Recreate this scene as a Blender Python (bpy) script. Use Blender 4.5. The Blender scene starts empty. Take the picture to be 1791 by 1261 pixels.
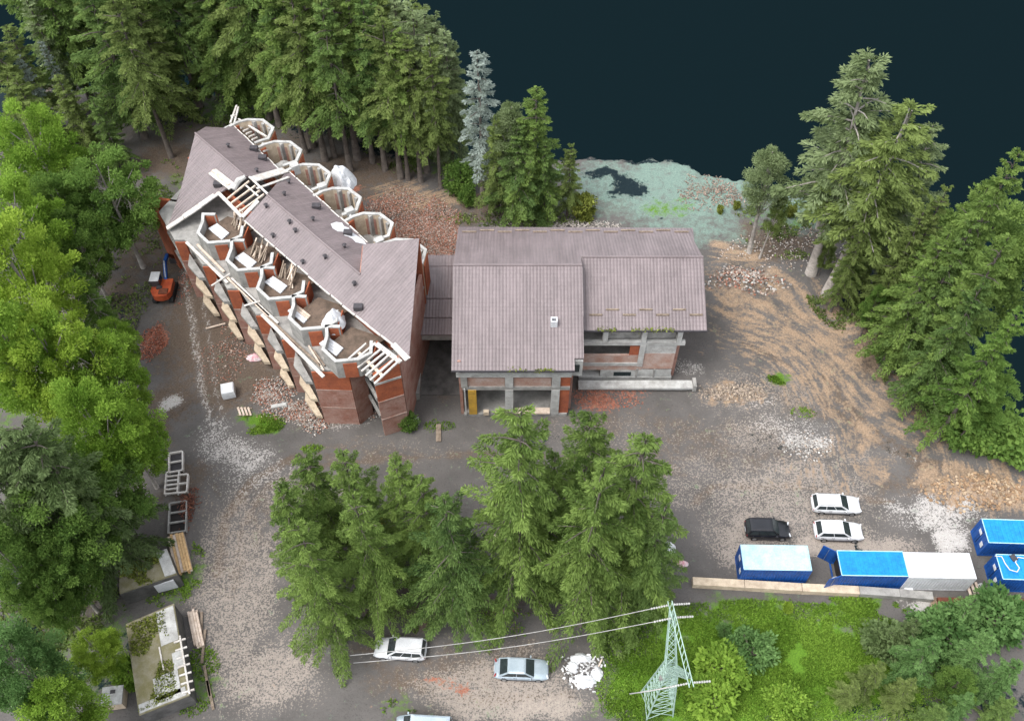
import bpy, math, random
import numpy as np
from mathutils import Vector, Matrix
R = math.radians
random.seed(7)
rng = np.random.default_rng(7)
SC = bpy.context.scene
COL = SC.collection

# ------------------------------------------------------------------ camera
F, PITCH, CAMH = 1660.0, R(53), 81.0
CP, SP = math.cos(PITCH), math.sin(PITCH)
cam_d = bpy.data.cameras.new('camera')
cam_d.sensor_width = 36.0
cam_d.lens = 36.0 * F / 1791.0
cam_d.clip_start = 0.5
cam_d.clip_end = 4000
cam = bpy.data.objects.new('camera', cam_d)
COL.objects.link(cam)
cam.location = (0, 0, CAMH)
cam.rotation_euler = (R(90) - PITCH, 0, 0)
SC.camera = cam

# ------------------------------------------------------------------ light
SUN_EL, SUN_AZ = R(62), R(240)
world = bpy.data.worlds.new('World')
SC.world = world
world.use_nodes = True
nt = world.node_tree
for n_ in list(nt.nodes): nt.nodes.remove(n_)
sky = nt.nodes.new('ShaderNodeTexSky')
sky.sky_type = 'NISHITA'; sky.sun_disc = False
sky.sun_elevation = SUN_EL; sky.sun_rotation = SUN_AZ
sky.dust_density = 4.0; sky.ozone_density = 0.5; sky.altitude = 900
hsv = nt.nodes.new('ShaderNodeHueSaturation'); hsv.inputs['Saturation'].default_value = 0.22
bg = nt.nodes.new('ShaderNodeBackground'); bg.inputs['Strength'].default_value = 0.15
wo = nt.nodes.new('ShaderNodeOutputWorld')
nt.links.new(sky.outputs[0], hsv.inputs['Color']); nt.links.new(hsv.outputs[0], bg.inputs[0]); nt.links.new(bg.outputs[0], wo.inputs[0])
sl = bpy.data.lights.new('sun', 'SUN'); sl.energy = .75; sl.angle = R(30); sl.color = (1, .965, .92)
so = bpy.data.objects.new('sun', sl); COL.objects.link(so)
sd = Vector((math.sin(SUN_AZ) * math.cos(SUN_EL), math.cos(SUN_AZ) * math.cos(SUN_EL), math.sin(SUN_EL)))
so.rotation_euler = (-sd).to_track_quat('-Z', 'Y').to_euler(); so.location = (0, 40, 120)
vs = SC.view_settings
SC.display_settings.display_device = 'sRGB'
vs.view_transform = 'Standard'; vs.look = 'None'; vs.gamma = 1; vs.use_curve_mapping = False
EXPO = 1.70
vs.exposure = EXPO
try:
    SC.cycles.max_bounces = 6; SC.cycles.transparent_max_bounces = 4
except Exception: pass

# ------------------------------------------------------------------ survey helpers (pixel of the survey photo -> place on the site)
def ray(x, y):
    u = (x - 895.5) / F; v = (630.5 - y) / F
    return Vector((u, CP + v * SP, -SP + v * CP))
def un(x, y, z=0.0):
    d = ray(x, y); t = (z - CAMH) / d.z
    return Vector((d.x * t, d.y * t, z))
def un_y(x, y, Y):
    d = ray(x, y); t = Y / d.y
    return Vector((d.x * t, Y, CAMH + d.z * t))
def un_plane(x, y, p0, nrm):
    d = ray(x, y); o = Vector((0, 0, CAMH))
    t = (p0 - o).dot(nrm) / d.dot(nrm)
    return o + d * t
def pr(X, Y, Z):
    dz = Z - CAMH; zc = Y * CP - dz * SP; upv = Y * SP + dz * CP
    return (895.5 + F * X / zc, 630.5 - F * upv / zc)

# ------------------------------------------------------------------ noise
def vnoise(x, y, s, seed=0):
    x = np.asarray(x, float) * s; y = np.asarray(y, float) * s
    xi = np.floor(x).astype(np.int64); yi = np.floor(y).astype(np.int64)
    xf = x - xi; yf = y - yi
    xf = xf * xf * (3 - 2 * xf); yf = yf * yf * (3 - 2 * yf)
    def h(a, b):
        v = (a * 374761393 + b * 668265263 + seed * 974711) & 0x7fffffff
        v = ((v ^ (v >> 13)) * 1274126177) & 0x7fffffff
        return ((v ^ (v >> 16)) & 0xffff) / 65535.0
    return (h(xi, yi) * (1 - xf) + h(xi + 1, yi) * xf) * (1 - yf) + (h(xi, yi + 1) * (1 - xf) + h(xi + 1, yi + 1) * xf) * yf

# ------------------------------------------------------------------ materials
def new_mat(name):
    m = bpy.data.materials.new(name); m.use_nodes = True
    t = m.node_tree
    for n_ in list(t.nodes): t.nodes.remove(n_)
    out = t.nodes.new('ShaderNodeOutputMaterial')
    b = t.nodes.new('ShaderNodeBsdfPrincipled')
    t.links.new(b.outputs[0], out.inputs[0])
    return m, t, b, out
def noise_node(t, coord, scale, detail=4, rough=.6):
    n_ = t.nodes.new('ShaderNodeTexNoise'); n_.inputs['Scale'].default_value = scale
    n_.inputs['Detail'].default_value = detail; n_.inputs['Roughness'].default_value = rough
    t.links.new(coord, n_.inputs['Vector']); return n_.outputs[0]
def maprange(t, sock, a, b, c=0., d=1.):
    n_ = t.nodes.new('ShaderNodeMapRange'); n_.inputs[1].default_value = a; n_.inputs[2].default_value = b
    n_.inputs[3].default_value = c; n_.inputs[4].default_value = d
    t.links.new(sock, n_.inputs[0]); return n_.outputs[0]
def mathn(t, op, a, b=None):
    n_ = t.nodes.new('ShaderNodeMath'); n_.operation = op
    for i, s in enumerate((a, b)):
        if s is None: continue
        if isinstance(s, (int, float)): n_.inputs[i].default_value = s
        else: t.links.new(s, n_.inputs[i])
    return n_.outputs[0]
def mix(t, fac, a, b):
    n_ = t.nodes.new('ShaderNodeMix'); n_.data_type = 'RGBA'
    for s, k in ((fac, 0), (a, 6), (b, 7)):
        if isinstance(s, (int, float)): n_.inputs[k].default_value = s
        elif isinstance(s, tuple): n_.inputs[k].default_value = (s[0], s[1], s[2], 1)
        else: t.links.new(s, n_.inputs[k])
    return n_.outputs[2]
def coords(t, kind='Object'):
    n_ = t.nodes.new('ShaderNodeTexCoord'); return n_.outputs[kind]
def plain(name, c, c2=None, scale=2.0, rough=.75, bump=.3, metal=0., spec=.3, fine=14.):
    """two tones of wear by noise + fine grain"""
    m, t, b, out = new_mat(name)
    co = coords(t)
    c2 = c2 or tuple(v * .68 for v in c)
    n1 = maprange(t, noise_node(t, co, scale, 5, .65), .38, .64)
    col = mix(t, n1, c, c2)
    n2 = noise_node(t, co, fine, 3)
    n2m = maprange(t, n2, .3, .7, .86, 1.12)
    mu = t.nodes.new('ShaderNodeVectorMath'); mu.operation = 'SCALE'
    t.links.new(col, mu.inputs[0]); t.links.new(n2m, mu.inputs['Scale'])
    t.links.new(mu.outputs[0], b.inputs['Base Color'])
    b.inputs['Roughness'].default_value = rough; b.inputs['Metallic'].default_value = metal
    b.inputs['Specular IOR Level'].default_value = spec
    if bump:
        bp = t.nodes.new('ShaderNodeBump'); bp.inputs['Strength'].default_value = bump; bp.inputs['Distance'].default_value = .04
        t.links.new(n2, bp.inputs['Height']); t.links.new(bp.outputs[0], b.inputs['Normal'])
    return m
def roof_mat(name, c, c2):
    """pressed metal roof tiles, UV in metres: u along the eave, v up the slope"""
    m, t, b, out = new_mat(name)
    uv = coords(t, 'UV'); sp = t.nodes.new('ShaderNodeSeparateXYZ'); t.links.new(uv, sp.inputs[0])
    fu = mathn(t, 'FRACT', mathn(t, 'DIVIDE', sp.outputs[0], .33)); fv = mathn(t, 'FRACT', mathn(t, 'DIVIDE', sp.outputs[1], .42))
    hu = mathn(t, 'SINE', mathn(t, 'MULTIPLY', fu, math.pi))
    hh = mathn(t, 'ADD', mathn(t, 'MULTIPLY', hu, .035), mathn(t, 'MULTIPLY', mathn(t, 'SUBTRACT', 1.0, fv), .05))
    bp = t.nodes.new('ShaderNodeBump'); bp.inputs['Strength'].default_value = 1.0; bp.inputs['Distance'].default_value = 1.0
    t.links.new(hh, bp.inputs['Height']); t.links.new(bp.outputs[0], b.inputs['Normal'])
    co = coords(t)
    n1 = maprange(t, noise_node(t, co, .35, 5, .7), .35, .68)
    col = mix(t, n1, c, c2)
    fl = t.nodes.new('ShaderNodeVectorMath'); fl.operation = 'FLOOR'
    dv = t.nodes.new('ShaderNodeVectorMath'); dv.operation = 'DIVIDE'; dv.inputs[1].default_value = (.36, .42, 1)
    t.links.new(uv, dv.inputs[0]); t.links.new(dv.outputs[0], fl.inputs[0])
    wn = t.nodes.new('ShaderNodeTexWhiteNoise'); wn.noise_dimensions = '2D'; t.links.new(fl.outputs[0], wn.inputs[0])
    mu = t.nodes.new('ShaderNodeVectorMath'); mu.operation = 'SCALE'
    t.links.new(col, mu.inputs[0]); t.links.new(maprange(t, wn.outputs[0], 0, 1, .95, 1.04), mu.inputs['Scale'])
    mp = t.nodes.new('ShaderNodeMapping'); mp.inputs['Scale'].default_value = (1.6, .16, 1); t.links.new(uv, mp.inputs[0])
    strk = maprange(t, noise_node(t, mp.outputs[0], 1.0, 5, .65), .36, .66, .84, 1.08)
    dv2 = t.nodes.new('ShaderNodeVectorMath'); dv2.operation = 'DIVIDE'; dv2.inputs[1].default_value = (1.1, 3.6, 1)
    fl2 = t.nodes.new('ShaderNodeVectorMath'); fl2.operation = 'FLOOR'; t.links.new(uv, dv2.inputs[0]); t.links.new(dv2.outputs[0], fl2.inputs[0])
    wn2 = t.nodes.new('ShaderNodeTexWhiteNoise'); wn2.noise_dimensions = '2D'; t.links.new(fl2.outputs[0], wn2.inputs[0])
    mu2 = t.nodes.new('ShaderNodeVectorMath'); mu2.operation = 'SCALE'; t.links.new(mu.outputs[0], mu2.inputs[0])
    t.links.new(mathn(t, 'MULTIPLY', strk, maprange(t, wn2.outputs[0], 0, 1, .95, 1.05)), mu2.inputs['Scale'])
    t.links.new(mu2.outputs[0], b.inputs['Base Color'])
    b.inputs['Roughness'].default_value = .42; b.inputs['Specular IOR Level'].default_value = .5
    return m
def leaf_mat(name, dark, light, trans=.48):
    m, t, b, out = new_mat(name)
    at = t.nodes.new('ShaderNodeAttribute'); at.attribute_name = 'tint'
    oi = t.nodes.new('ShaderNodeObjectInfo')
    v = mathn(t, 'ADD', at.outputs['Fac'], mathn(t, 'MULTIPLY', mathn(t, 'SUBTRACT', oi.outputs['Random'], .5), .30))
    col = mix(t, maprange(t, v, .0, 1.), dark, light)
    t.links.new(col, b.inputs['Base Color']); b.inputs['Roughness'].default_value = .7; b.inputs['Specular IOR Level'].default_value = .15
    tr = t.nodes.new('ShaderNodeBsdfTranslucent'); t.links.new(col, tr.inputs[0])
    mx = t.nodes.new('ShaderNodeMixShader'); mx.inputs[0].default_value = trans
    t.links.new(b.outputs[0], mx.inputs[1]); t.links.new(tr.outputs[0], mx.inputs[2]); t.links.new(mx.outputs[0], out.inputs[0])
    return m
def attr_mat(name, rough=.85):
    m, t, b, out = new_mat(name)
    at = t.nodes.new('ShaderNodeAttribute'); at.attribute_name = 'tint'
    t.links.new(at.outputs['Color'], b.inputs['Base Color']); b.inputs['Roughness'].default_value = rough
    return m
M = {}
M['roof'] = roof_mat('mauve_roof_tile', (.182, .148, .150), (.146, .118, .119))
M['brick'] = plain('orange_brick', (.36, .105, .048), (.25, .074, .040), 1.1, .9, .6, fine=6)
M['brick_old'] = plain('weathered_brick', (.36, .225, .185), (.27, .125, .092), .8, .9, .6, fine=6)
M['brick_pale'] = plain('lime_washed_brick', (.40, .31, .27), (.33, .19, .145), .8, .9, .6, fine=6)
M['concrete'] = plain('grey_concrete', (.33, .32, .30), (.20, .195, .185), 1.0, .9, .4)
M['concrete_pale'] = plain('pale_concrete', (.46, .46, .445), (.30, .295, .28), 1.3, .9, .4)
M['concrete_dark'] = plain('dark_grey_concrete', (.115, .11, .105), (.06, .058, .055), .9, .9, .4)  # darker grey concrete for inner, passage and shed surfaces
M['beige'] = plain('beige_render', (.54, .45, .335), (.40, .32, .235), 1.6, .9, .5)
M['white'] = plain('white_sheet', (.66, .67, .68), (.54, .55, .57), 1.2, .6, .25)
M['plank'] = plain('pale_timber', (.62, .52, .44), (.45, .35, .27), 2.5, .8, .3)
M['plank_white'] = plain('whitewashed_timber', (.60, .58, .55), (.42, .38, .34), 2.0, .8, .3)
M['plank_dark'] = plain('weathered_timber', (.27, .215, .165), (.15, .115, .085), 2.5, .85, .4)
M['lumber'] = plain('fresh_lumber', (.62, .42, .22), (.45, .28, .13), 3, .75, .3)
M['dark'] = plain('near_black_hollow', (.030, .026, .024), (.018, .016, .016), 1, .95, .2)  # near-black colour standing in for shade inside hollows
M['soil'] = plain('brown_debris', (.14, .10, .075), (.08, .06, .045), 1.6, .95, .7)
M['metal_dark'] = plain('dark_metal', (.06, .055, .06), None, 3, .5, .1)
M['glass'] = plain('dark_glass', (.030, .040, .042), (.020, .027, .029), 3, .12, 0, spec=.6)
M['tyre'] = plain('tyre_rubber', (.02, .02, .02), None, 4, .85, .2)
M['rim'] = plain('alloy_rim', (.42, .43, .44), None, 4, .35, 0, metal=.7)
M['car_white'] = plain('white_car_paint', (.60, .61, .62), (.54, .55, .56), 1, .25, 0, spec=.5)
M['car_silver'] = plain('silver_blue_car_paint', (.40, .47, .52), (.33, .40, .45), 1, .28, 0, metal=.25, spec=.5)
M['car_black'] = plain('black_car_paint', (.014, .015, .019), (.010, .011, .014), 1, .2, 0, spec=.6)
M['lamp_red'] = plain('red_lens', (.35, .015, .012), None, 3, .3, 0)
M['lamp_clear'] = plain('clear_lens', (.66, .68, .70), None, 3, .2, 0)
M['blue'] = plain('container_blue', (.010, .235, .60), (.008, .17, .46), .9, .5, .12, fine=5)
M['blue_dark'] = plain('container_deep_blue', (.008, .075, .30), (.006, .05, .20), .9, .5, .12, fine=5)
M['blue_pale'] = plain('sun_bleached_blue', (.32, .52, .58), (.42, .58, .62), .8, .55, .12, fine=7)
M['cont_white'] = plain('container_white', (.56, .57, .59), (.46, .47, .49), .9, .55, .12, fine=7)
M['orange'] = plain('excavator_orange', (.42, .085, .030), (.28, .05, .022), 1.5, .5, .1)
M['yellow'] = plain('mustard_paint', (.50, .30, .045), (.34, .20, .04), 2, .7, .3)
M['pylon'] = plain('galvanised_green_steel', (.33, .45, .39), (.25, .35, .30), 2, .6, 0)
M['insul'] = plain('pale_insulator', (.42, .42, .40), None, 3, .5, 0)
M['wire'] = plain('aluminium_wire', (.40, .39, .37), None, 3, .6, 0)
M['rust'] = plain('rusty_steel', (.17, .055, .030), (.09, .035, .022), 2.5, .85, .5)
M['bark'] = plain('spruce_bark', (.135, .115, .10), (.075, .062, .054), 2.2, .95, .6)
M['bark_pale'] = plain('pale_bark', (.34, .31, .28), (.20, .18, .16), 2.2, .95, .5)
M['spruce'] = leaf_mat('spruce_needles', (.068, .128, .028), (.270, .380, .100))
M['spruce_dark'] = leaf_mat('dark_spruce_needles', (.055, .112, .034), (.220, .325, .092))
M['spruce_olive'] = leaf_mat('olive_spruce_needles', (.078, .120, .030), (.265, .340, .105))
M['spruce_pale'] = leaf_mat('pale_grey_needles', (0.19, 0.235, 0.195), (0.46, 0.53, 0.48))  # paleness of the far trees put into the needle colour instead of haze
M['pine_rim'] = leaf_mat('greyish_pine_needles', (.105, .150, .055), (.35, .43, .22))
M['leaf'] = leaf_mat('fresh_green_leaves', (.100, .200, .022), (.320, .480, .075))
M['leaf_lime'] = leaf_mat('lime_leaves', (.150, .250, .022), (.400, .540, .085))
M['leaf_deep'] = leaf_mat('deep_green_leaves', (.070, .148, .030), (.230, .355, .080))
M['leaf_grey'] = leaf_mat('grey_green_leaves', (0.07, 0.115, 0.034), (0.22, 0.3, 0.125))
M['leaf_mint'] = leaf_mat('cool_green_leaves', (0.055, 0.13, 0.032), (0.22, 0.37, 0.125))
M['grass'] = leaf_mat('meadow_grass', (.082, .170, .016), (.225, .365, .050), .15)
M['moss'] = leaf_mat('roof_moss', (.09, .11, .02), (.26, .30, .06), .1)
M['tint'] = attr_mat('mixed_rubble')
M['moss_roof'] = plain('mossy_felt', (.165, .150, .075), (.235, .215, .155), .9, .95, .5)
M['pink'] = plain('pink_sack', (.60, .28, .32), (.66, .6, .6), 3, .7, .2)

# ------------------------------------------------------------------ object helpers
WL = {}
def tag(o, label=None, cat=None, group=None, kind=None):
    if label: o['label'] = label
    if cat: o['category'] = cat
    if group: o['group'] = group
    if kind: o['kind'] = kind
    return o
def thing(name, loc, label, cat, group=None, rz=0.0):
    o = bpy.data.objects.new(name, None); COL.objects.link(o)
    o.empty_display_size = .5
    o.location = loc; o.rotation_euler = (0, 0, rz)
    WL[o.name] = Vector(loc)
    return tag(o, label, cat, group)
KIDS = {}
class MB:
    def __init__(s): s.v = []; s.f = []; s.uv = None
    def add(s, vs_, fs):
        k = len(s.v); s.v += [Vector(a) for a in vs_]; s.f += [tuple(k + i for i in f) for f in fs]; return s
    def box(s, c, d, rz=0., rx=0., ry=0.):
        m = Matrix.Rotation(rz, 3, 'Z') @ Matrix.Rotation(ry, 3, 'Y') @ Matrix.Rotation(rx, 3, 'X'); c = Vector(c)
        vs_ = [c + m @ Vector((x * d[0] / 2, y * d[1] / 2, z * d[2] / 2)) for z in (-1, 1) for x, y in ((-1, -1), (1, -1), (1, 1), (-1, 1))]
        return s.add(vs_, [(3, 2, 1, 0), (4, 5, 6, 7), (0, 1, 5, 4), (1, 2, 6, 5), (2, 3, 7, 6), (3, 0, 4, 7)])
    def beam(s, a, b, w, h, up=(0, 0, 1)):
        a = Vector(a); b = Vector(b); d = (b - a).normalized(); u = Vector(up)
        if abs(d.dot(u)) > .95: u = Vector((1, 0, 0))
        x = d.cross(u).normalized(); z = x.cross(d)
        vs_ = [p + x * (i * w / 2) + z * (j * h / 2) for p in (a, b) for i, j in ((-1, -1), (1, -1), (1, 1), (-1, 1))]
        return s.add(vs_, [(0, 1, 2, 3), (7, 6, 5, 4), (4, 5, 1, 0), (5, 6, 2, 1), (6, 7, 3, 2), (7, 4, 0, 3)])
    def tube(s, pts, rad, n=8, cap=True):
        pts = [Vector(p) for p in pts]
        if not isinstance(rad, (list, tuple)): rad = [rad] * len(pts)
        k = len(s.v)
        for i, p in enumerate(pts):
            d = (pts[min(i + 1, len(pts) - 1)] - pts[max(i - 1, 0)]).normalized()
            u = Vector((0, 0, 1)) if abs(d.z) < .9 else Vector((1, 0, 0))
            x = d.cross(u).normalized(); y = d.cross(x)
            for j in range(n):
                a = 2 * math.pi * j / n
                s.v.append(p + (x * math.cos(a) + y * math.sin(a)) * rad[i])
        for i in range(len(pts) - 1):
            for j in range(n):
                s.f.append((k + i * n + j, k + i * n + (j + 1) % n, k + (i + 1) * n + (j + 1) % n, k + (i + 1) * n + j))
        if cap:
            s.f.append(tuple(k + j for j in range(n))); e = k + (len(pts) - 1) * n
            s.f.append(tuple(e + j for j in reversed(range(n))))
        return s
    def prism(s, poly, h):
        """poly: list of 3D points (top face), h: depth below (vertical)"""
        poly = [Vector(p) for p in poly]; n = len(poly)
        area = sum(poly[i].x * poly[(i + 1) % n].y - poly[(i + 1) % n].x * poly[i].y for i in range(n))
        if area < 0: poly.reverse()
        vs_ = poly + [p - Vector((0, 0, h)) for p in poly]
        return s.add(vs_, [tuple(range(n)), tuple(reversed(range(n, 2 * n)))] + [(i, n + i, n + (i + 1) % n, (i + 1) % n) for i in range(n)])
    def wall(s, pts, z0, z1, th, closed=False):
        """vertical wall along a plan polyline"""
        pts = [Vector((p[0], p[1], 0)) for p in pts]; n = len(pts)
        off = []
        for i in range(n):
            p = pts[i]
            a = pts[i - 1] if (i > 0 or closed) else None
            b = pts[(i + 1) % n] if (i < n - 1 or closed) else None
            d1 = (p - a).normalized() if a is not None else None
            d2 = (b - p).normalized() if b is not None else None
            if d1 is None: d1 = d2
            if d2 is None: d2 = d1
            n1 = Vector((-d1.y, d1.x, 0)); n2 = Vector((-d2.y, d2.x, 0))
            m = (n1 + n2)
            if m.length < .2: m = n1
            m.normalize(); k = 1 / max(.5, m.dot(n1))
            off.append(m * (th / 2 * k))
        k = len(s.v)
        for p, o in zip(pts, off):
            for q in (p - o, p + o):
                s.v.append(Vector((q.x, q.y, z0))); s.v.append(Vector((q.x, q.y, z1)))
        m = n if closed else n - 1
        for i in range(m):
            a = k + i * 4; b = k + ((i + 1) % n) * 4
            s.f += [(a, b, b + 1, a + 1), (b + 2, a + 2, a + 3, b + 3), (a + 1, b + 1, b + 3, a + 3), (b, a, a + 2, b + 2)]
        if not closed:
            s.f.append((k, k + 1, k + 3, k + 2)); e = k + (n - 1) * 4; s.f.append((e + 2, e + 3, e + 1, e))
        return s
    def build(s, name, mat, parent=None, smooth=False, kind=None, label=None):
        me = bpy.data.meshes.new(name)
        off = WL[parent.name] if parent is not None else Vector((0, 0, 0))
        me.from_pydata([tuple(p - off) for p in s.v], [], s.f)
        if s.uv:
            uvl = me.uv_layers.new(name='UVMap')
            for l in me.loops: uvl.data[l.index].uv = s.uv(s.v[l.vertex_index])
        me.materials.append(M[mat] if isinstance(mat, str) else mat)
        if smooth: me.shade_smooth()
        o = bpy.data.objects.new(name, me); COL.objects.link(o)
        if parent is not None:
            o.parent = parent; KIDS.setdefault(parent.name, []).append(o); WL[o.name] = Vector(off)
        else: WL[o.name] = Vector((0, 0, 0))
        if kind: o['kind'] = kind
        if label: o['label'] = label
        return o
def single(mb, name, mat, label, cat, group=None, kind=None, smooth=False, loc=None):
    """a one-mesh thing with its origin at its own base"""
    if loc is None:
        mn = Vector((sum(v.x for v in mb.v) / len(mb.v), sum(v.y for v in mb.v) / len(mb.v), min(v.z for v in mb.v)))
    else: mn = Vector(loc)
    mb.v = [v - mn for v in mb.v]
    o = mb.build(name, mat, None, smooth); o.location = mn; WL[o.name] = mn
    return tag(o, label, cat, group, kind)
def copy_thing(src, loc, rz=0., label=None, group=None, scale=None):
    c = src.copy(); COL.objects.link(c); c.location = loc; c.rotation_euler = (0, 0, rz)
    if scale: c.scale = scale if isinstance(scale, tuple) else (scale,) * 3
    if label: c['label'] = label
    if group: c['group'] = group
    def rec(a, b):
        for ch in KIDS.get(a.name, []):
            d = ch.copy(); COL.objects.link(d); d.parent = b; KIDS.setdefault(b.name, []).append(d); rec(ch, d)
    rec(src, c)
    return c
def quads_mesh(name, V, tint=None, rgb=None):
    """V: (n,4,3) array of quads"""
    n = V.shape[0]
    me = bpy.data.meshes.new(name)
    me.vertices.add(n * 4); me.vertices.foreach_set('co', V.reshape(-1).astype(np.float32))
    me.loops.add(n * 4); me.loops.foreach_set('vertex_index', np.arange(n * 4, dtype=np.int32))
    me.polygons.add(n); me.polygons.foreach_set('loop_start', np.arange(0, n * 4, 4, dtype=np.int32))
    me.update(calc_edges=True)
    if tint is not None:
        a = me.attributes.new('tint', 'FLOAT_COLOR', 'POINT')
        c = np.ones((n, 4, 4), np.float32); c[:, :, :3] = np.asarray(tint)[:, None, None]
        a.data.foreach_set('color', c.reshape(-1))
    if rgb is not None:
        a = me.attributes.new('tint', 'FLOAT_COLOR', 'POINT')
        c = np.ones((n, 4, 4), np.float32); c[:, :, :3] = np.asarray(rgb)[:, None, :]
        a.data.foreach_set('color', c.reshape(-1))
    return me
def nrm(a): return a / np.maximum(np.linalg.norm(a, axis=-1, keepdims=True), 1e-6)
def leaf_quads(P, D, L, W, r):
    """diamond leaves/needle sprays: base P, direction D, length L, width W"""
    n = len(P); S = nrm(np.cross(D, nrm(r.normal(size=(n, 3)))))
    N = np.cross(S, D)
    V = np.empty((n, 4, 3))
    V[:, 0] = P; V[:, 2] = P + D * L[:, None]
    mid = P + D * (L * .55)[:, None] + N * (L * .10)[:, None]
    V[:, 1] = mid - S * (W / 2)[:, None]; V[:, 3] = mid + S * (W / 2)[:, None]
    return V

# ================================================================== SETTING
# ---- sky: added glowing bowl giving the flat dark teal background beyond the hill
def build_backdrop():
    mb = MB(); Rr = 1500.0; nseg, nr = 64, 14
    el = [R(-90 + i * 96 / nr) for i in range(nr + 1)]
    for e in el:
        for j in range(nseg):
            a = 2 * math.pi * j / nseg
            mb.v.append(Vector((Rr * math.cos(e) * math.cos(a), Rr * math.cos(e) * math.sin(a) + 50, Rr * math.sin(e))))
    for i in range(nr):
        for j in range(nseg):
            mb.f.append((i * nseg + j, (i + 1) * nseg + j, (i + 1) * nseg + (j + 1) % nseg, i * nseg + (j + 1) % nseg))
    m = bpy.data.materials.new('dark_teal_backdrop'); m.use_nodes = True; t = m.node_tree
    for n_ in list(t.nodes): t.nodes.remove(n_)
    out = t.nodes.new('ShaderNodeOutputMaterial'); em = t.nodes.new('ShaderNodeEmission')
    em.inputs[0].default_value = (.0091, .0225, .0290, 1); em.inputs[1].default_value = 1.0 / (2 ** EXPO)
    t.links.new(em.outputs[0], out.inputs[0])
    o = mb.build('sky', m, None, True); tag(o, kind='structure')
build_backdrop()

# ---- ground
EDGE = [(-140, 20), (-140, 112)] + [tuple(un(*q)[:2]) for q in ((60, 150), (200, 158), (450, 165), (600, 200), (700, 236), (830, 284), (1020, 282), (1180, 287), (1310, 319), (1480, 369), (1505, 480), (1600, 600), (1690, 700), (1791, 803))] + [(62, 40), (78, 18), (78, -40), (-140, -40)]
EP = np.array(EDGE)
def edge_dist(x, y):
    """signed distance to the hilltop outline, positive outside"""
    x = np.asarray(x, float); y = np.asarray(y, float)
    d = np.full(x.shape, 1e9); ins = np.zeros(x.shape, bool); n = len(EP)
    for i in range(n):
        a = EP[i]; b = EP[(i + 1) % n]; e = b - a
        tt = np.clip(((x - a[0]) * e[0] + (y - a[1]) * e[1]) / (e @ e), 0, 1)
        d = np.minimum(d, np.hypot(x - a[0] - tt * e[0], y - a[1] - tt * e[1]))
        c = ((a[1] > y) != (b[1] > y)) & (x < (b[0] - a[0]) * (y - a[1]) / (b[1] - a[1] + 1e-12) + a[0])
        ins ^= c
    return np.where(ins, -d, d)
def blob(x, y, px, py, rx, ry, soft=.5):
    """soft ellipse given by its survey position and size"""
    c = un(px, py); e1 = un(px + rx, py); e2 = un(px, py - ry)
    ax = abs(e1.x - c.x); ay = abs(e2.y - c.y)
    q = np.sqrt(((x - c.x) / ax) ** 2 + ((y - c.y) / ay) ** 2)
    return np.clip((1 - q) / soft, 0, 1)
MOUNDS = [(1290, 500, 60, 35, .9), (1330, 540, 70, 30, .6), (1300, 690, 70, 25, .4), (1500, 560, 40, 60, .5), (1700, 850, 90, 30, .8), (750, 420, 50, 45, .5), (540, 720, 60, 25, .45), (1260, 470, 40, 20, .7), (270, 600, 22, 26, .5), (1560, 860, 60, 14, .3)]
def gz_np(x, y):
    x = np.asarray(x, float); y = np.asarray(y, float)
    z = (vnoise(x, y, .35, 3) - .5) * .14 + (vnoise(x, y, 1.3, 5) - .5) * .07
    for px, py, rx, ry, h in MOUNDS:
        b = blob(x, y, px, py, rx, ry, 1.0); z = z + h * b * b * (3 - 2 * b) * (.6 + .8 * vnoise(x, y, .8, 9))
    d = edge_dist(x, y) + (vnoise(x, y, .25, 11) - .5) * 3.0 + (vnoise(x, y, .9, 12) - .5) * 1.6
    z = z - np.where(d > 0, np.minimum(d * 1.55, 70), 0)
    return z
def gz(x, y): return float(gz_np(np.array([x]), np.array([y]))[0])

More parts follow.
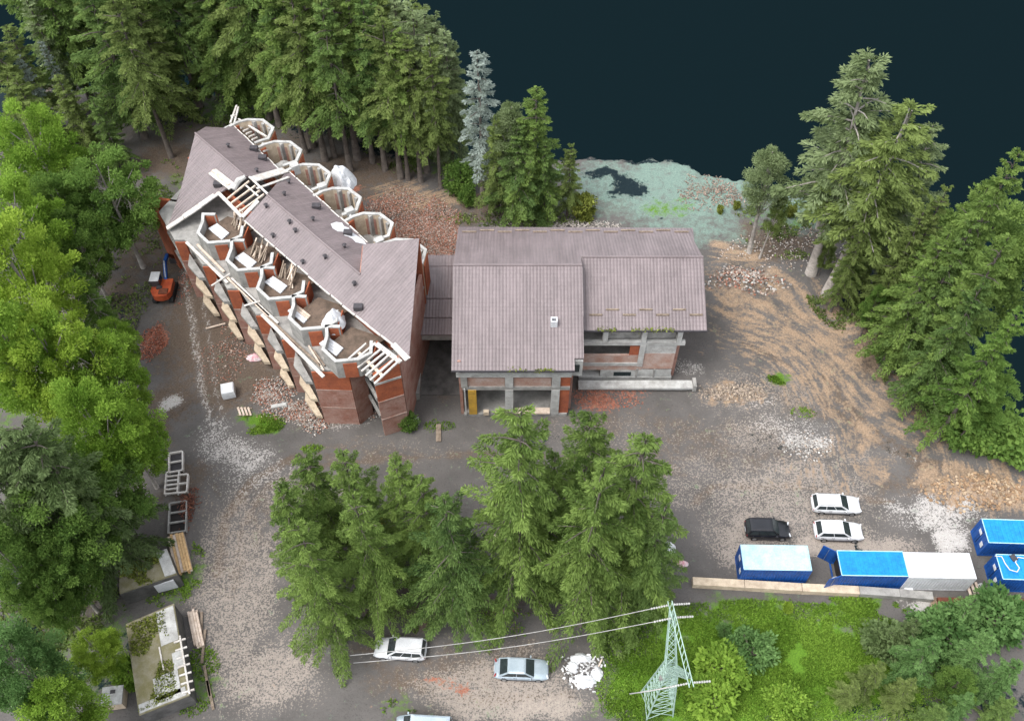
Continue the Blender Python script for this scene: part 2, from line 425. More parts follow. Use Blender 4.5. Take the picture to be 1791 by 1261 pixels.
CH = {k: i for i, k in enumerate(('tan', 'orange', 'brown', 'white', 'brick', 'green', 'teal', 'void'))}
PAINT = [
 ('brown', 1250, 780, 260, 60, .40), ('brown', 1100, 740, 200, 40, .42), ('brown', 1420, 700, 120, 60, .45), ('brown', 640, 790, 200, 30, .4), ('brown', 1600, 850, 120, 40, .5), ('brown', 470, 900, 60, 80, .35), ('void', 1560, 790, 50, 26, .42), ('void', 1330, 780, 70, 24, .38), ('void', 940, 770, 120, 24, .36), ('white', 1380, 750, 120, 40, .35), ('tan', 1480, 800, 90, 40, .4), ('orange', 1520, 780, 130, 60, .44),
 ('orange', 1330, 500, 110, 50, .50), ('tan', 1330, 690, 200, 60, .40), ('tan', 1250, 840, 330, 90, .38), ('tan', 400, 960, 100, 190, .46), ('brown', 760, 420, 90, 70, .6), ('tan', 860, 1190, 260, 90, .5), ('orange', 760, 350, 120, 30, .6), ('brown', 300, 420, 60, 120, .7), ('white', 440, 830, 120, 60, .35),
 # beige speckle of the yard and road
 ('tan', 420, 1050, 110, 260, .50), ('tan', 520, 860, 160, 60, .42), ('tan', 480, 1180, 140, 100, .55), ('tan', 860, 1200, 230, 90, .60), ('tan', 1380, 870, 260, 110, .50), ('tan', 1100, 760, 330, 60, .30),
 ('tan', 1330, 760, 130, 60, .45), ('tan', 1480, 960, 180, 50, .75), ('tan', 1300, 940, 100, 70, .6), ('tan', 700, 790, 220, 40, .28), ('tan', 700, 1130, 260, 60, .22), ('tan', 960, 1235, 120, 50, .7),
 # orange earth
 ('orange', 1390, 570, 210, 130, .53), ('orange', 1300, 540, 90, 60, .58), ('orange', 1470, 650, 200, 110, .50), ('orange', 1560, 740, 180, 100, .47), ('orange', 1690, 850, 140, 70, .60), ('orange', 1280, 690, 90, 30, .5), ('orange', 1760, 860, 80, 60, .72),
 ('orange', 700, 345, 90, 40, .55), ('orange', 780, 350, 60, 40, .5), ('orange', 1290, 450, 80, 40, .55), ('orange', 1710, 1062, 120, 22, .95), ('orange', 1480, 830, 200, 40, .35), ('orange', 880, 1090, 80, 40, .4),
 # brown trodden soil
 ('brown', 360, 560, 120, 150, .85), ('brown', 420, 660, 140, 90, .8), ('brown', 300, 700, 60, 90, .7), ('brown', 310, 280, 110, 50, .9), ('brown', 640, 300, 150, 50, .75), ('brown', 450, 230, 300, 60, .45), ('brown', 800, 370, 160, 40, .7), ('brown', 230, 480, 60, 140, .6), ('brown', 760, 650, 50, 60, .7), ('brown', 330, 860, 60, 80, .6), ('brown', 420, 950, 60, 160, .30), ('brown', 1350, 420, 120, 50, .75), ('brown', 1540, 600, 100, 100, .8), ('brown', 1640, 690, 70, 60, .85), ('brown', 1480, 500, 60, 60, .7), ('brown', 120, 1080, 120, 80, .5), ('brown', 750, 1060, 260, 60, .6), ('brown', 1060, 1040, 180, 50, .55), ('brown', 560, 720, 90, 40, .7), ('brown', 740, 1180, 160, 50, .5), ('brown', 90, 560, 120, 200, .35), ('brown', 850, 1150, 180, 40, .45), ('brown', 800, 1190, 220, 60, .55), ('brown', 620, 340, 60, 30, .6),
 # pale gravel
 ('white', 410, 800, 90, 45, .50), ('white', 560, 730, 90, 30, .42), ('white', 300, 700, 28, 22, .75), ('white', 1410, 780, 70, 26, .55), ('white', 1430, 782, 22, 14, .9), ('white', 1640, 900, 110, 45, .60), ('white', 1670, 950, 40, 40, .75), ('white', 1605, 1060, 40, 18, .8), ('white', 1300, 480, 60, 14, .45), ('white', 370, 770, 60, 60, .4), ('white', 1210, 640, 40, 24, .4), ('white', 1590, 800, 60, 16, .3), ('white', 590, 745, 80, 16, .4), ('white', 1330, 700, 60, 18, .35),
 # red brick dust
 ('brick', 270, 598, 24, 30, .9), ('brick', 330, 460, 22, 60, .55), ('brick', 1040, 700, 70, 30, .62), ('brick', 1110, 690, 50, 16, .4), ('brick', 765, 420, 60, 60, .72), ('brick', 700, 400, 60, 40, .6), ('brick', 770, 1195, 60, 20, .6), ('brick', 620, 330, 26, 10, .7), ('brick', 330, 890, 12, 28, .8), ('brick', 480, 680, 40, 12, .45), ('brick', 670, 355, 60, 26, .5), ('brick', 880, 1080, 50, 18, .5),
 # grass
 ('green', 1330, 1120, 300, 80, .95), ('green', 1180, 1200, 180, 90, .90), ('green', 1450, 1180, 260, 120, .95), ('green', 1250, 1230, 260, 80, .9), ('green', 455, 742, 44, 18, .75), ('green', 545, 785, 18, 8, .6), ('green', 1365, 662, 24, 12, .85), ('green', 1400, 720, 26, 10, .35), ('green', 1480, 1060, 120, 24, .70), ('green', 1330, 1062, 100, 20, .35), ('green', 300, 1000, 80, 60, .5), ('green', 350, 1200, 60, 70, .45), ('green', 130, 1150, 160, 120, .5), ('green', 520, 190, 320, 50, .55), ('green', 760, 270, 120, 50, .5), ('green', 715, 745, 20, 20, .6), ('green', 380, 505, 14, 16, .7), ('green', 1360, 390, 80, 40, .35), ('green', 290, 340, 60, 50, .35), ('green', 850, 1100, 120, 30, .35), ('green', 700, 1240, 40, 30, .4), ('green', 60, 760, 200, 260, .3), ('green', 1650, 640, 80, 160, .4),
 # pale teal meadow at the far rim
 ('teal', 1180, 330, 230, 90, .80), ('teal', 1060, 320, 120, 60, .70), ('teal', 1300, 320, 170, 40, .8), ('teal', 1420, 370, 120, 50, .75), ('green', 1165, 362, 60, 30, .44), ('brown', 40, 170, 120, 60, .8), ('void', 20, 180, 120, 60, .8), ('brown', 1250, 335, 60, 26, .62), ('orange', 1222, 325, 20, 26, .4), ('brown', 1060, 360, 60, 30, .5), ('brown', 1330, 350, 90, 24, .5), ('teal', 1200, 400, 120, 40, .6), ('teal', 1270, 400, 60, 40, .5),
 # dark teal patches painted for holes that show the empty background
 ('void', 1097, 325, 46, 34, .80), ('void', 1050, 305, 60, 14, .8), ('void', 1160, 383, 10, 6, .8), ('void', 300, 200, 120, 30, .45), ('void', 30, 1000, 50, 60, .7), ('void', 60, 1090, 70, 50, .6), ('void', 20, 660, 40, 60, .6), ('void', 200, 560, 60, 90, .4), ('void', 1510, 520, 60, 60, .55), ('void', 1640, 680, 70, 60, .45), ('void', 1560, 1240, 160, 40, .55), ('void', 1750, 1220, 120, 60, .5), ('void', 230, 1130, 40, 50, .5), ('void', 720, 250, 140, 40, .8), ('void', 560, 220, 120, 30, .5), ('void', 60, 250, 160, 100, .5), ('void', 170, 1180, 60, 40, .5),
]
STROKES = [
 ('white', .50, .45, [(318, 470), (335, 560), (352, 680), (380, 790)]), ('white', .42, .40, [(345, 470), (362, 560), (378, 680), (402, 790)]), ('tan', .5, .5, [(332, 520), (346, 600), (362, 720)]),
 ('brown', .75, .7, [(520, 800), (440, 840), (395, 905), (380, 1000)]), ('brown', .62, .45, [(700, 800), (560, 815), (470, 850), (420, 930), (410, 1040)]), ('brown', .6, .5, [(1200, 830), (1000, 800), (820, 795), (640, 800)]),
 ('brown', .6, .5, [(1560, 880), (1400, 850), (1250, 850), (1210, 880)]), ('white', .55, .5, [(1560, 890), (1640, 905), (1700, 930)]), ('brown', .7, .5, [(680, 1190), (760, 1215), (860, 1225), (1000, 1215)]), ('brown', .6, .5, [(620, 1130), (780, 1160), (880, 1150)]),
 ('void', .62, .45, [(1490, 930), (1500, 965)]), ('brown', .8, .5, [(1690, 830), (1600, 800), (1500, 730), (1440, 660)]), ('brown', .7, .5, [(1640, 830), (1540, 780), (1450, 710), (1380, 640), (1300, 600)]),
]
def ground_material():
    m, t, b, out = new_mat('site_ground')
    co = coords(t)
    a1 = t.nodes.new('ShaderNodeAttribute'); a1.attribute_name = 'mask_a'
    a2 = t.nodes.new('ShaderNodeAttribute'); a2.attribute_name = 'mask_b'
    s1 = t.nodes.new('ShaderNodeSeparateColor'); t.links.new(a1.outputs['Color'], s1.inputs[0])
    s2 = t.nodes.new('ShaderNodeSeparateColor'); t.links.new(a2.outputs['Color'], s2.inputs[0])
    W = [s1.outputs[0], s1.outputs[1], s1.outputs[2], a1.outputs['Alpha'], s2.outputs[0], s2.outputs[1], s2.outputs[2], a2.outputs['Alpha']]
    fine = noise_node(t, co, 3.6, 2, .6); med = noise_node(t, co, 1.1, 5, .7); big = noise_node(t, co, .28, 4, .6); grain = noise_node(t, co, 7.0, 2, .6)
    def norm(s, a=.33, bb=.67): return maprange(t, s, a, bb)
    def blend(*ps):
        r_ = None
        for s, w in ps:
            q = mathn(t, 'MULTIPLY', norm(s), w); r_ = q if r_ is None else mathn(t, 'ADD', r_, q)
        return r_
    speck = blend((fine, .62), (med, .38)); patch = blend((med, .6), (big, .25), (fine, .15)); pepper = blend((grain, .55), (fine, .25), (med, .2))
    # tyre-rut streaks for the orange earth
    ra = t.nodes.new('ShaderNodeAttribute'); ra.attribute_name = 'rut'
    rut = noise_node(t, ra.outputs['Vector'], 1.0, 3, .55); rutp = blend((rut, .50), (fine, .24), (med, .26))
    base = mix(t, norm(big), (.120, .112, .106), (.088, .082, .077))
    base = mix(t, maprange(t, grain, .55, .68, 0, .5), base, (.05, .046, .045))
    def layer(col, w, pat, c1, c2, hard=.10):
        f = maprange(t, mathn(t, 'SUBTRACT', mathn(t, 'ADD', w, pat), 1.0), -hard, hard)
        return mix(t, f, col, mix(t, norm(grain), c1, c2))
    c = base
    c = layer(c, W[2], patch, (.135, .104, .080), (.075, .056, .043), .25)
    c = layer(c, W[0], pepper, (.37, .32, .275), (.22, .19, .165), .14)
    c = layer(c, W[1], rutp, (.335, .245, .168), (.20, .14, .095), .18)
    c = layer(c, W[4], speck, (.36, .15, .10), (.19, .085, .06), .14)
    c = layer(c, W[3], pepper, (.50, .48, .46), (.32, .30, .28), .14)
    c = layer(c, W[6], patch, (.185, .255, .215), (.120, .175, .150), .3)
    c = layer(c, W[5], patch, (.105, .205, .022), (.060, .125, .014), .22)
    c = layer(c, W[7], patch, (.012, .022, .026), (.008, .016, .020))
    t.links.new(c, b.inputs['Base Color']); b.inputs['Roughness'].default_value = .95; b.inputs['Specular IOR Level'].default_value = .1
    bp = t.nodes.new('ShaderNodeBump'); bp.inputs['Strength'].default_value = .7; bp.inputs['Distance'].default_value = .12
    t.links.new(mathn(t, 'ADD', mathn(t, 'MULTIPLY', med, .7), mathn(t, 'MULTIPLY', fine, .35)), bp.inputs['Height']); t.links.new(bp.outputs[0], b.inputs['Normal'])
    return m
def build_ground():
    xs = np.concatenate([np.arange(-140, -60, 2.0), np.arange(-60, 58, .5), np.arange(58, 140.1, 2.0)])
    ys = np.concatenate([np.arange(-40, 18, 2.0), np.arange(18, 112, .5), np.arange(112, 190.1, 2.0)])
    X, Y = np.meshgrid(xs, ys); Z = gz_np(X, Y)
    nx, ny = len(xs), len(ys)
    V = np.stack([X, Y, Z], -1).reshape(-1, 3)
    idx = np.arange(nx * ny).reshape(ny, nx)
    Fq = np.stack([idx[:-1, :-1], idx[:-1, 1:], idx[1:, 1:], idx[1:, :-1]], -1).reshape(-1, 4)
    Fq = Fq[(Z.reshape(-1)[Fq] > -34).all(1)]
    me = bpy.data.meshes.new('ground'); nf = len(Fq)
    me.vertices.add(len(V)); me.vertices.foreach_set('co', V.reshape(-1).astype(np.float32))
    me.loops.add(nf * 4); me.loops.foreach_set('vertex_index', Fq.reshape(-1).astype(np.int32))
    me.polygons.add(nf); me.polygons.foreach_set('loop_start', np.arange(0, nf * 4, 4, dtype=np.int32))
    me.update(calc_edges=True); me.shade_smooth()
    w = np.zeros((len(V), 8), np.float32); x, y = V[:, 0], V[:, 1]
    wob = (vnoise(x, y, .5, 21) - .5) * 2.2; wob2 = (vnoise(x, y, .5, 22) - .5) * 2.2
    for k, px, py, rx, ry, a in PAINT:
        i = CH[k]; w[:, i] = np.maximum(w[:, i], a * blob(x + wob, y + wob2, px, py, rx, ry, .6))
    for k, a, wd, pl in STROKES:
        pts = [un(*q) for q in pl]; dm = np.full(len(x), 1e9)
        for p, q in zip(pts, pts[1:]):
            e = np.array([q.x - p.x, q.y - p.y]); tt = np.clip(((x - p.x) * e[0] + (y - p.y) * e[1]) / (e @ e), 0, 1)
            dm = np.minimum(dm, np.hypot(x + wob * .2 - p.x - tt * e[0], y + wob2 * .2 - p.y - tt * e[1]))
        w[:, CH[k]] = np.maximum(w[:, CH[k]], a * np.clip(1.4 - dm / wd, 0, 1))
    out = edge_dist(x, y) > 0
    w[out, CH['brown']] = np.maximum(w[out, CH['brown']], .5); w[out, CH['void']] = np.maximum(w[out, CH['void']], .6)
    for nm, s in (('mask_a', 0), ('mask_b', 4)):
        a = me.attributes.new(nm, 'FLOAT_COLOR', 'POINT'); a.data.foreach_set('color', w[:, s:s + 4].reshape(-1))
    cc_ = un(1235, 760); dx_, dy_ = x - cc_.x, y - cc_.y; rr_ = np.hypot(dx_, dy_); wv = (vnoise(x, y, .12, 31) - .5) * 6
    rv_ = np.stack([(rr_ + wv) * 1.5, np.arctan2(dy_, dx_) * 6.0 + wv * .15, np.zeros_like(x)], -1)
    a = me.attributes.new('rut', 'FLOAT_VECTOR', 'POINT'); a.data.foreach_set('vector', rv_.reshape(-1).astype(np.float32))
    me.materials.append(ground_material())
    o = bpy.data.objects.new('ground', me); COL.objects.link(o); tag(o, kind='structure')
build_ground()

# ================================================================== ROOF HELPER
def roof_slab(poly, name, parent, along, th=.16, mat='roof'):
    """poly: 3D points of one roof plane; along: direction of the eave (for the tile pattern)"""
    mb = MB(); mb.prism(poly, th)
    p = [Vector(q) for q in poly]
    n = Vector((0, 0, 0))
    for i in range(len(p)):
        a, b = p[i], p[(i + 1) % len(p)]
        n += Vector(((a.y - b.y) * (a.z + b.z), (a.z - b.z) * (a.x + b.x), (a.x - b.x) * (a.y + b.y)))
    n.normalize()
    if n.z < 0: n = -n
    u = Vector(along); u = (u - n * u.dot(n)).normalized(); v = n.cross(u)
    if v.z < 0: v = -v
    o = p[0]
    mb.uv = lambda q: ((q - o).dot(u), (q - o).dot(v))
    return mb.build(name, mat, parent)

# ================================================================== BUILDING B (hall with the wide roof) + connecting passage
ZM, ZW = 12.6, 11.85
SL = .42
hall = thing('hall_building', (6.5, 62, 0), 'wide unfinished concrete and brick hall under a large mauve tiled roof', 'building')
def hp(x, y, z): return Vector((x, y, z))
yR = 63.2
def zf_main(y): return ZM - SL * (yR - y)
def zb(y): return ZM - SL * (y - yR)
XL, XS, XR = -5.75, 6.85, 19.0
y_ridge_w = yR + (ZM - ZW) / SL
yE, yEw, yBk = 53.45, 58.0, 71.9
ex = (1, 0, 0)
# front slope of the main part, with the notch at its lower right corner
rf = roof_slab([hp(XL, yE, zf_main(yE)), hp(5.95, yE, zf_main(yE)), hp(5.95, yE + 1.1, zf_main(yE + 1.1)), hp(XS, yE + 1.1, zf_main(yE + 1.1)), hp(XS, yR, ZM), hp(XL, yR, ZM)], 'roof', hall, ex)
rb = roof_slab([hp(XL, yR, ZM), hp(XS, yR, ZM), hp(XS, y_ridge_w - .002, zb(y_ridge_w)), hp(XR, y_ridge_w, zb(y_ridge_w)), hp(XR - .25, 68.5, zb(68.5)), hp(XR + .2, yBk, zb(yBk)), hp(XL + .05, yBk + .3, zb(yBk + .3))], 'roof', hall, ex)
rw = roof_slab([hp(XS + .02, yEw, ZW - .42 * (y_ridge_w - yEw)), hp(XR, yEw, ZW - .42 * (y_ridge_w - yEw)), hp(XR, y_ridge_w, ZW), hp(XS + .02, y_ridge_w, ZW)], 'roof', hall, ex)
zEw = ZW - .42 * (y_ridge_w - yEw)
for (a, b) in ((hp(XL, yR, ZM + .03), hp(XS, yR, ZM + .03)), (hp(XS + .1, y_ridge_w, ZW + .03), hp(XR, y_ridge_w, ZW + .03))):
    MB().tube([a, b], .11, 8).build('ridge_cap', 'roof', hall)
MB().beam(hp(XS, yEw + .6, zf_main(yEw + .6) - .7), hp(XS, yR, ZM - .7), .10, 1.2).build('gable_board', 'roof', hall)
# gutters
g1 = MB().beam(hp(XL, yE - .06, zf_main(yE) - .08), hp(5.95, yE - .06, zf_main(yE) - .08), .14, .14); g1.build('gutter', 'metal_dark', hall)
g2 = MB().beam(hp(XS, yEw - .06, zEw - .08), hp(XR, yEw - .06, zEw - .08), .14, .14); g2.build('gutter', 'metal_dark', hall)
# snow guards: staggered rails of brown timber near the eaves
def guards(x0, x1, n, yA, yB, zfun, sink=.07):
    w = (x1 - x0) / n
    for i in range(n):
        y = yA if i % 2 else yB
        x = x0 + i * w
        MB().beam(hp(x + .12, y, zfun(y) + sink), hp(x + w - .25, y, zfun(y) + sink), .13, .16).build('snow_guard', 'plank_dark', hall)
guards(XL + .4, XR - .2, 13, 71.2, 70.8, zb)
guards(XS + .6, XR - .1, 7, 59.9, 59.4, lambda y: ZW - .42 * (y_ridge_w - y))
# chimney
cx, cy = un(969, 563, 10.6)[:2]
zc_ = zf_main(cy)
ch = MB()
for dx, dy, sx, sy in ((-.26, 0, .12, .64), (.26, 0, .12, .64), (0, -.26, .40, .12), (0, .26, .40, .12)):
    ch.box((cx + dx, cy + dy, zc_ + .2), (sx, sy, 1.0))
chim = ch.build('chimney', 'cont_white', hall)
MB().box((cx, cy, zc_ + .1), (.40, .40, .5)).build('flue', 'dark', chim)
# --- walls
def hbox(name, mat, x0, x1, y0, y1, z0, z1, parent=hall):
    return MB().box(((x0 + x1) / 2, (y0 + y1) / 2, (z0 + z1) / 2), (x1 - x0, y1 - y0, z1 - z0)).build(name, mat, parent)
hbox('wall', 'brick_old', -5.2, -4.9, 54.2, 71.2, 0, 8.9)            # west wall
hbox('wall', 'brick_old', 16.7, 17.0, 59.0, 71.2, 0, 9.0)            # east wall
hbox('wall', 'brick_old', -4.9, 16.7, 70.9, 71.2, 0, 8.9)            # north wall
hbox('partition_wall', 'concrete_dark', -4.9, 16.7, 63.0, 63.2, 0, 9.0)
for z in (4.45, ):
    hbox('floor_slab', 'concrete', -5.0, 5.7, 54.3, 62.9, z - .25, z)
hbox('floor_slab', 'concrete', 7.0, 16.6, 58.9, 62.9, 6.05, 6.3)
hbox('floor_slab', 'concrete', 7.0, 16.6, 58.9, 62.9, 2.35, 2.6)
hbox('plinth', 'concrete', -4.9, 5.6, 53.95, 62.9, -.3, .35)
hbox('plinth', 'concrete_pale', 7.0, 16.7, 58.45, 62.9, -.3, .55)
# front of the main part
hbox('beam', 'concrete_pale', -5.4, 5.75, 53.90, 54.30, 6.75, 7.45)
hbox('beam', 'concrete_pale', -4.9, 5.6, 54.6, 54.9, 7.7, 8.1)
hbox('brick_panel', 'brick_pale', -4.35, -.70, 54.12, 54.34, 5.0, 6.35)
hbox('brick_panel', 'brick_pale', .15, 3.85, 54.12, 54.34, 5.0, 6.35)
hbox('brick_panel', 'brick', 4.75, 5.70, 54.12, 54.34, .35, 6.75)
hbox('beam', 'concrete', -4.9, 5.70, 54.0, 54.36, 4.5, 5.0)
for x0, x1, z0, z1, mt in ((-5.0, -4.36, 5.0, 6.75, 'concrete'), (-.68, .12, .35, 4.5, 'concrete_pale'), (-.68, .12, 5.0, 6.75, 'concrete_pale'), (3.9, 4.72, .35, 4.5, 'concrete_pale'), (3.9, 4.72, 5.0, 6.75, 'concrete_pale')):
    hbox('column', mt, x0, x1, 53.93, 54.55, z0, z1)
hbox('column', 'yellow', -4.35, -3.55, 53.9, 54.5, .35, 4.5)
hbox('downpipe', 'concrete_pale', -4.75, -4.6, 53.8, 53.95, .3, 4.9)
for x in (-2.55, -1.25, 1.3, 2.7):
    hbox('inner_column', 'concrete', x, x + .5, 57.0, 57.5, .35, 4.2)
hbox('sill', 'plank', .2, 3.85, 53.80, 54.5, .5, .72)
for x in (-2.9, -1.75, -.95):
    hbox('sill_block', 'beige', x, x + .55, 53.75, 54.1, .36, .95)
for x0 in (-4.3, -2.3, .3, 2.2):
    hbox('attic_post', 'concrete_pale', x0, x0 + .3, 54.55, 54.85, 7.45, 7.7)
hbox('side_wall', 'concrete_pale', 5.75, 6.8, 54.5, 54.8, 6.2, 8.6); hbox('side_window', 'glass', 5.95, 6.5, 54.44, 54.496, 6.9, 8.0)
hbox('side_wall', 'brick_old', 5.75, 6.0, 54.8, 58.9, 0, 8.6)
# front of the wing
hbox('beam', 'concrete_pale', 6.9, 17.3, 58.35, 58.75, 6.05, 6.55)
hbox('beam', 'concrete_pale', 6.9, 17.1, 58.45, 58.8, 8.55, 8.85)
for x in (9.0, 12.85, 16.35):
    hbox('column', 'concrete_pale', x, x + .5, 58.30, 58.85, 6.55, 8.55)
hbox('column', 'concrete_pale', 12.85, 13.4, 58.32, 58.85, 2.6, 6.05)
hbox('infill_panel', 'concrete', 9.5, 12.85, 58.9, 59.05, 6.55, 8.5); hbox('infill_panel', 'concrete', 13.35, 16.35, 58.9, 59.05, 6.55, 8.5)
hbox('brick_panel', 'brick_pale', 7.0, 12.85, 58.5, 58.72, 3.05, 4.25)
hbox('brick_panel', 'brick', 11.9, 12.85, 58.52, 58.70, 4.25, 5.7)
hbox('beam', 'concrete_pale', 6.9, 12.9, 58.38, 58.78, 2.60, 3.05)
hbox('brick_panel', 'brick_pale', 13.4, 16.55, 58.45, 58.72, 2.0, 4.6)
hbox('infill_panel', 'concrete_pale', 13.4, 16.55, 58.47, 58.72, 4.6, 6.05)
hbox('brick_panel', 'brick_pale', 7.0, 13.4, 58.5, 58.75, 1.75, 2.60)
hbox('basement_wall', 'concrete_pale', 9.2, 16.55, 58.5, 58.75, .55, 1.75); hbox('basement_window', 'glass', 10.6, 12.4, 58.44, 58.498, .8, 1.4)
for x in (12.9, 14.7): hbox('pilaster', 'concrete', x, x + .18, 58.40, 58.497, .55, 2.0)
# long concrete kerb in front of the wing
kb = thing('terrace_kerb', (13, 57.3, 0), 'long low concrete terrace edge running in front of the wing of the hall', 'wall')
hbox('slab', 'concrete_pale', 6.9, 19.0, 56.9, 57.9, .45, .75, kb); hbox('riser', 'concrete', 6.9, 18.6, 57.2, 57.7, -.2, .45, kb); hbox('end_post', 'concrete', 18.75, 19.1, 56.85, 57.95, .2, 1.15, kb)
# moss along the eaves
def moss(x0, x1, y, z, n, sd_):
    r = np.random.default_rng(sd_)
    P = np.stack([r.uniform(x0, x1, n), y + r.normal(0, .12, n), np.full(n, z) + r.uniform(-.05, .1, n)], -1)
    D = nrm(r.normal(size=(n, 3)) + np.array([0, 0, .8]))
    return leaf_quads(P, D, r.uniform(.12, .3, n), r.uniform(.1, .22, n), r)
Vm = np.concatenate([moss(2.2, 4.0, yE, zf_main(yE) + .02, 60, 1), moss(-.5, 1.5, yE, zf_main(yE), 40, 2), moss(8.2, 10.2, yEw, zEw, 90, 3), moss(11.3, 15.8, yEw, zEw, 150, 4)])
me = quads_mesh('moss', Vm - np.array([6.5, 62, 0]), rng.uniform(0, 1, len(Vm))); me.materials.append(M['moss'])
mo = bpy.data.objects.new('moss', me); COL.objects.link(mo); mo.parent = hall; mo['kind'] = 'stuff'

# --- connecting passage
cn = thing('link_building', (-8, 65, 0), 'low open passage with a stepped mauve roof between the brick wing and the hall', 'building')
for k, (y0, y1, z0, z1) in enumerate(((60.3, 62.2, 5.35, 5.75), (62.15, 64.3, 5.9, 6.35), (64.25, 68.1, 6.45, 7.15), (68.05, 69.4, 7.2, 7.45))):
    roof_slab([hp(-10.2 - .02 * k, y0, z0), hp(-5.35, y0, z0), hp(-5.35, y1, z1), hp(-10.2 - .02 * k, y1, z1)], 'roof', cn, ex)
hbox('beam', 'concrete', -9.7, -5.3, 60.5, 60.9, 4.2, 5.1, cn)
hbox('column', 'concrete', -10.2, -9.55, 60.3, 60.95, 0, 5.2, cn); hbox('column', 'concrete_dark', -10.8, -10.35, 61.5, 62.0, 0, 5.2, cn)
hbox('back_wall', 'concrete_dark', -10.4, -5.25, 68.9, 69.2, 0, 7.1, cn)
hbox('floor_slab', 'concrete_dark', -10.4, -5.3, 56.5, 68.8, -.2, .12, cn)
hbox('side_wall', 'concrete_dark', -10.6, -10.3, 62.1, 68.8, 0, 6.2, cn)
hbox('low_wall', 'concrete', -10.0, -9.5, 55.9, 58.5, 0, 1.2, cn)

# ================================================================== BUILDING A (brick wing with hexagonal bays)
AX = Vector((math.cos(R(-46)), math.sin(R(-46)), 0)); NV = Vector((-AX.y, AX.x, 0)); OA = Vector((-14.5, 61.2, 0))
def st(s, t, z=0.): return OA + AX * s + NV * t + Vector((0, 0, z))
def to_st(p): q = Vector((p[0], p[1], 0)) - OA; return q.dot(AX), q.dot(NV)
ZR, TR, SA = 13.2, .1, .44
p0A = st(0, TR, ZR); nSW = (Vector((0, 0, 1)) - NV * SA).normalized(); nNE = (Vector((0, 0, 1)) + NV * SA).normalized()
def sw(x, y): return un_plane(x, y, p0A, nSW)
def ne(x, y): return un_plane(x, y, p0A, nNE)
Z1, ZRIM = 9.0, 11.55
wing = thing('brick_wing', st(-10, 0), 'long derelict brick wing with roofless hexagonal bays on both sides and a torn mauve roof', 'building')
# roof planes
def ridge(s): return st(s, TR, ZR)
sr = [to_st(un(x, y, ZR))[0] for x, y in ((342, 233), (435, 308), (467, 341), (631, 480))]
roof_slab([ridge(sr[0]), ridge(sr[1]), sw(383, 338), sw(352, 360), sw(292, 401), sw(315, 335)], 'roof', wing, AX)
roof_slab([ridge(sr[0]), ne(360, 222), ne(395, 224), ne(405, 217), ne(490, 298), ridge(sr[1])], 'roof', wing, AX)
roof_slab([ridge(sr[2]), ridge(sr[3]), sw(635, 428), sw(733, 417), sw(715, 629), sw(690, 604), sw(600, 534), sw(427, 386)], 'roof', wing, AX)
roof_slab([ridge(sr[2]), ne(503, 298), ne(645, 426), ridge(sr[3])], 'roof', wing, AX)
for a, b in ((sr[0], sr[1]), (sr[2], sr[3])):
    MB().tube([st(a, TR, ZR + .03), st(b, TR, ZR + .03)], .12, 8).build('ridge_cap', 'roof', wing)
# step wall under the raised south-east end of the roof
a_, b_, c_ = ridge(sr[3]), sw(635, 428), sw(733, 417)
def drop(p, z): return Vector((p.x, p.y, z))
def quad_wall(mb, p, q, z0):
    d = (q - p); n_ = Vector((-d.y, d.x, 0)).normalized() * .12
    vs_ = [drop(p, z0) - n_, drop(q, z0) - n_, q - n_ - Vector((0, 0, .18)), p - n_ - Vector((0, 0, .18)), drop(p, z0) + n_, drop(q, z0) + n_, q + n_ - Vector((0, 0, .18)), p + n_ - Vector((0, 0, .18))]
    mb.add(vs_, [(0, 1, 2, 3), (7, 6, 5, 4), (4, 5, 1, 0), (5, 6, 2, 1), (6, 7, 3, 2), (7, 4, 0, 3)])
mbw = MB(); quad_wall(mbw, a_, b_, 10.5); mbw.build('step_wall', 'brick_old', wing)
mbw = MB(); quad_wall(mbw, b_, c_, 0); mbw.build('north_gable', 'brick', wing)
# eave boards (ragged white edges)
def eave_boards(pts, n, mat='plank_white', w=.22, h=.14, rag=.12, sd_=1):
    r = random.Random(sd_)
    for i in range(len(pts) - 1):
        for k in range(n):
            p = pts[i].lerp(pts[i + 1], k / n); q = pts[i].lerp(pts[i + 1], (k + 1) / n - .01)
            j = Vector((r.uniform(-rag, rag), r.uniform(-rag, rag), r.uniform(-.03, .05)))
            MB().beam(p + j, q + j, w, h).build('eave_board', mat, wing)
up_ = Vector((0, 0, .04))
eave_boards([sw(427, 387), sw(600, 535)], 9, sd_=2, w=.12, rag=.05)
eave_boards([sw(600, 535), sw(690, 606)], 4, sd_=3, w=.16, rag=.06)
eave_boards([sw(688, 602) + up_, sw(714, 629) + up_], 2, sd_=4, w=.6, h=.12, rag=.02)
eave_boards([sw(292, 401) + up_, sw(352, 361) + up_], 2, sd_=5, w=.55, rag=.04)
eave_boards([sw(352, 361) + up_, sw(383, 339) + up_], 2, sd_=6, w=.35, rag=.04)
eave_boards([sw(320, 378), sw(375, 340)], 2, sd_=7, w=.25, rag=.04)
eave_boards([ne(405, 217), ne(490, 298)], 8, sd_=8, w=.10, rag=.05)
eave_boards([ne(503, 298), ne(645, 426)], 9, sd_=9, w=.12, rag=.05)
eave_boards([ne(442, 315) + up_, ne(500, 298) + up_], 1, sd_=10, w=1.1, h=.12, rag=.0)
eave_boards([ne(450, 331) + up_, ne(506, 311) + up_], 1, sd_=11, w=.30, h=.10, rag=.0)
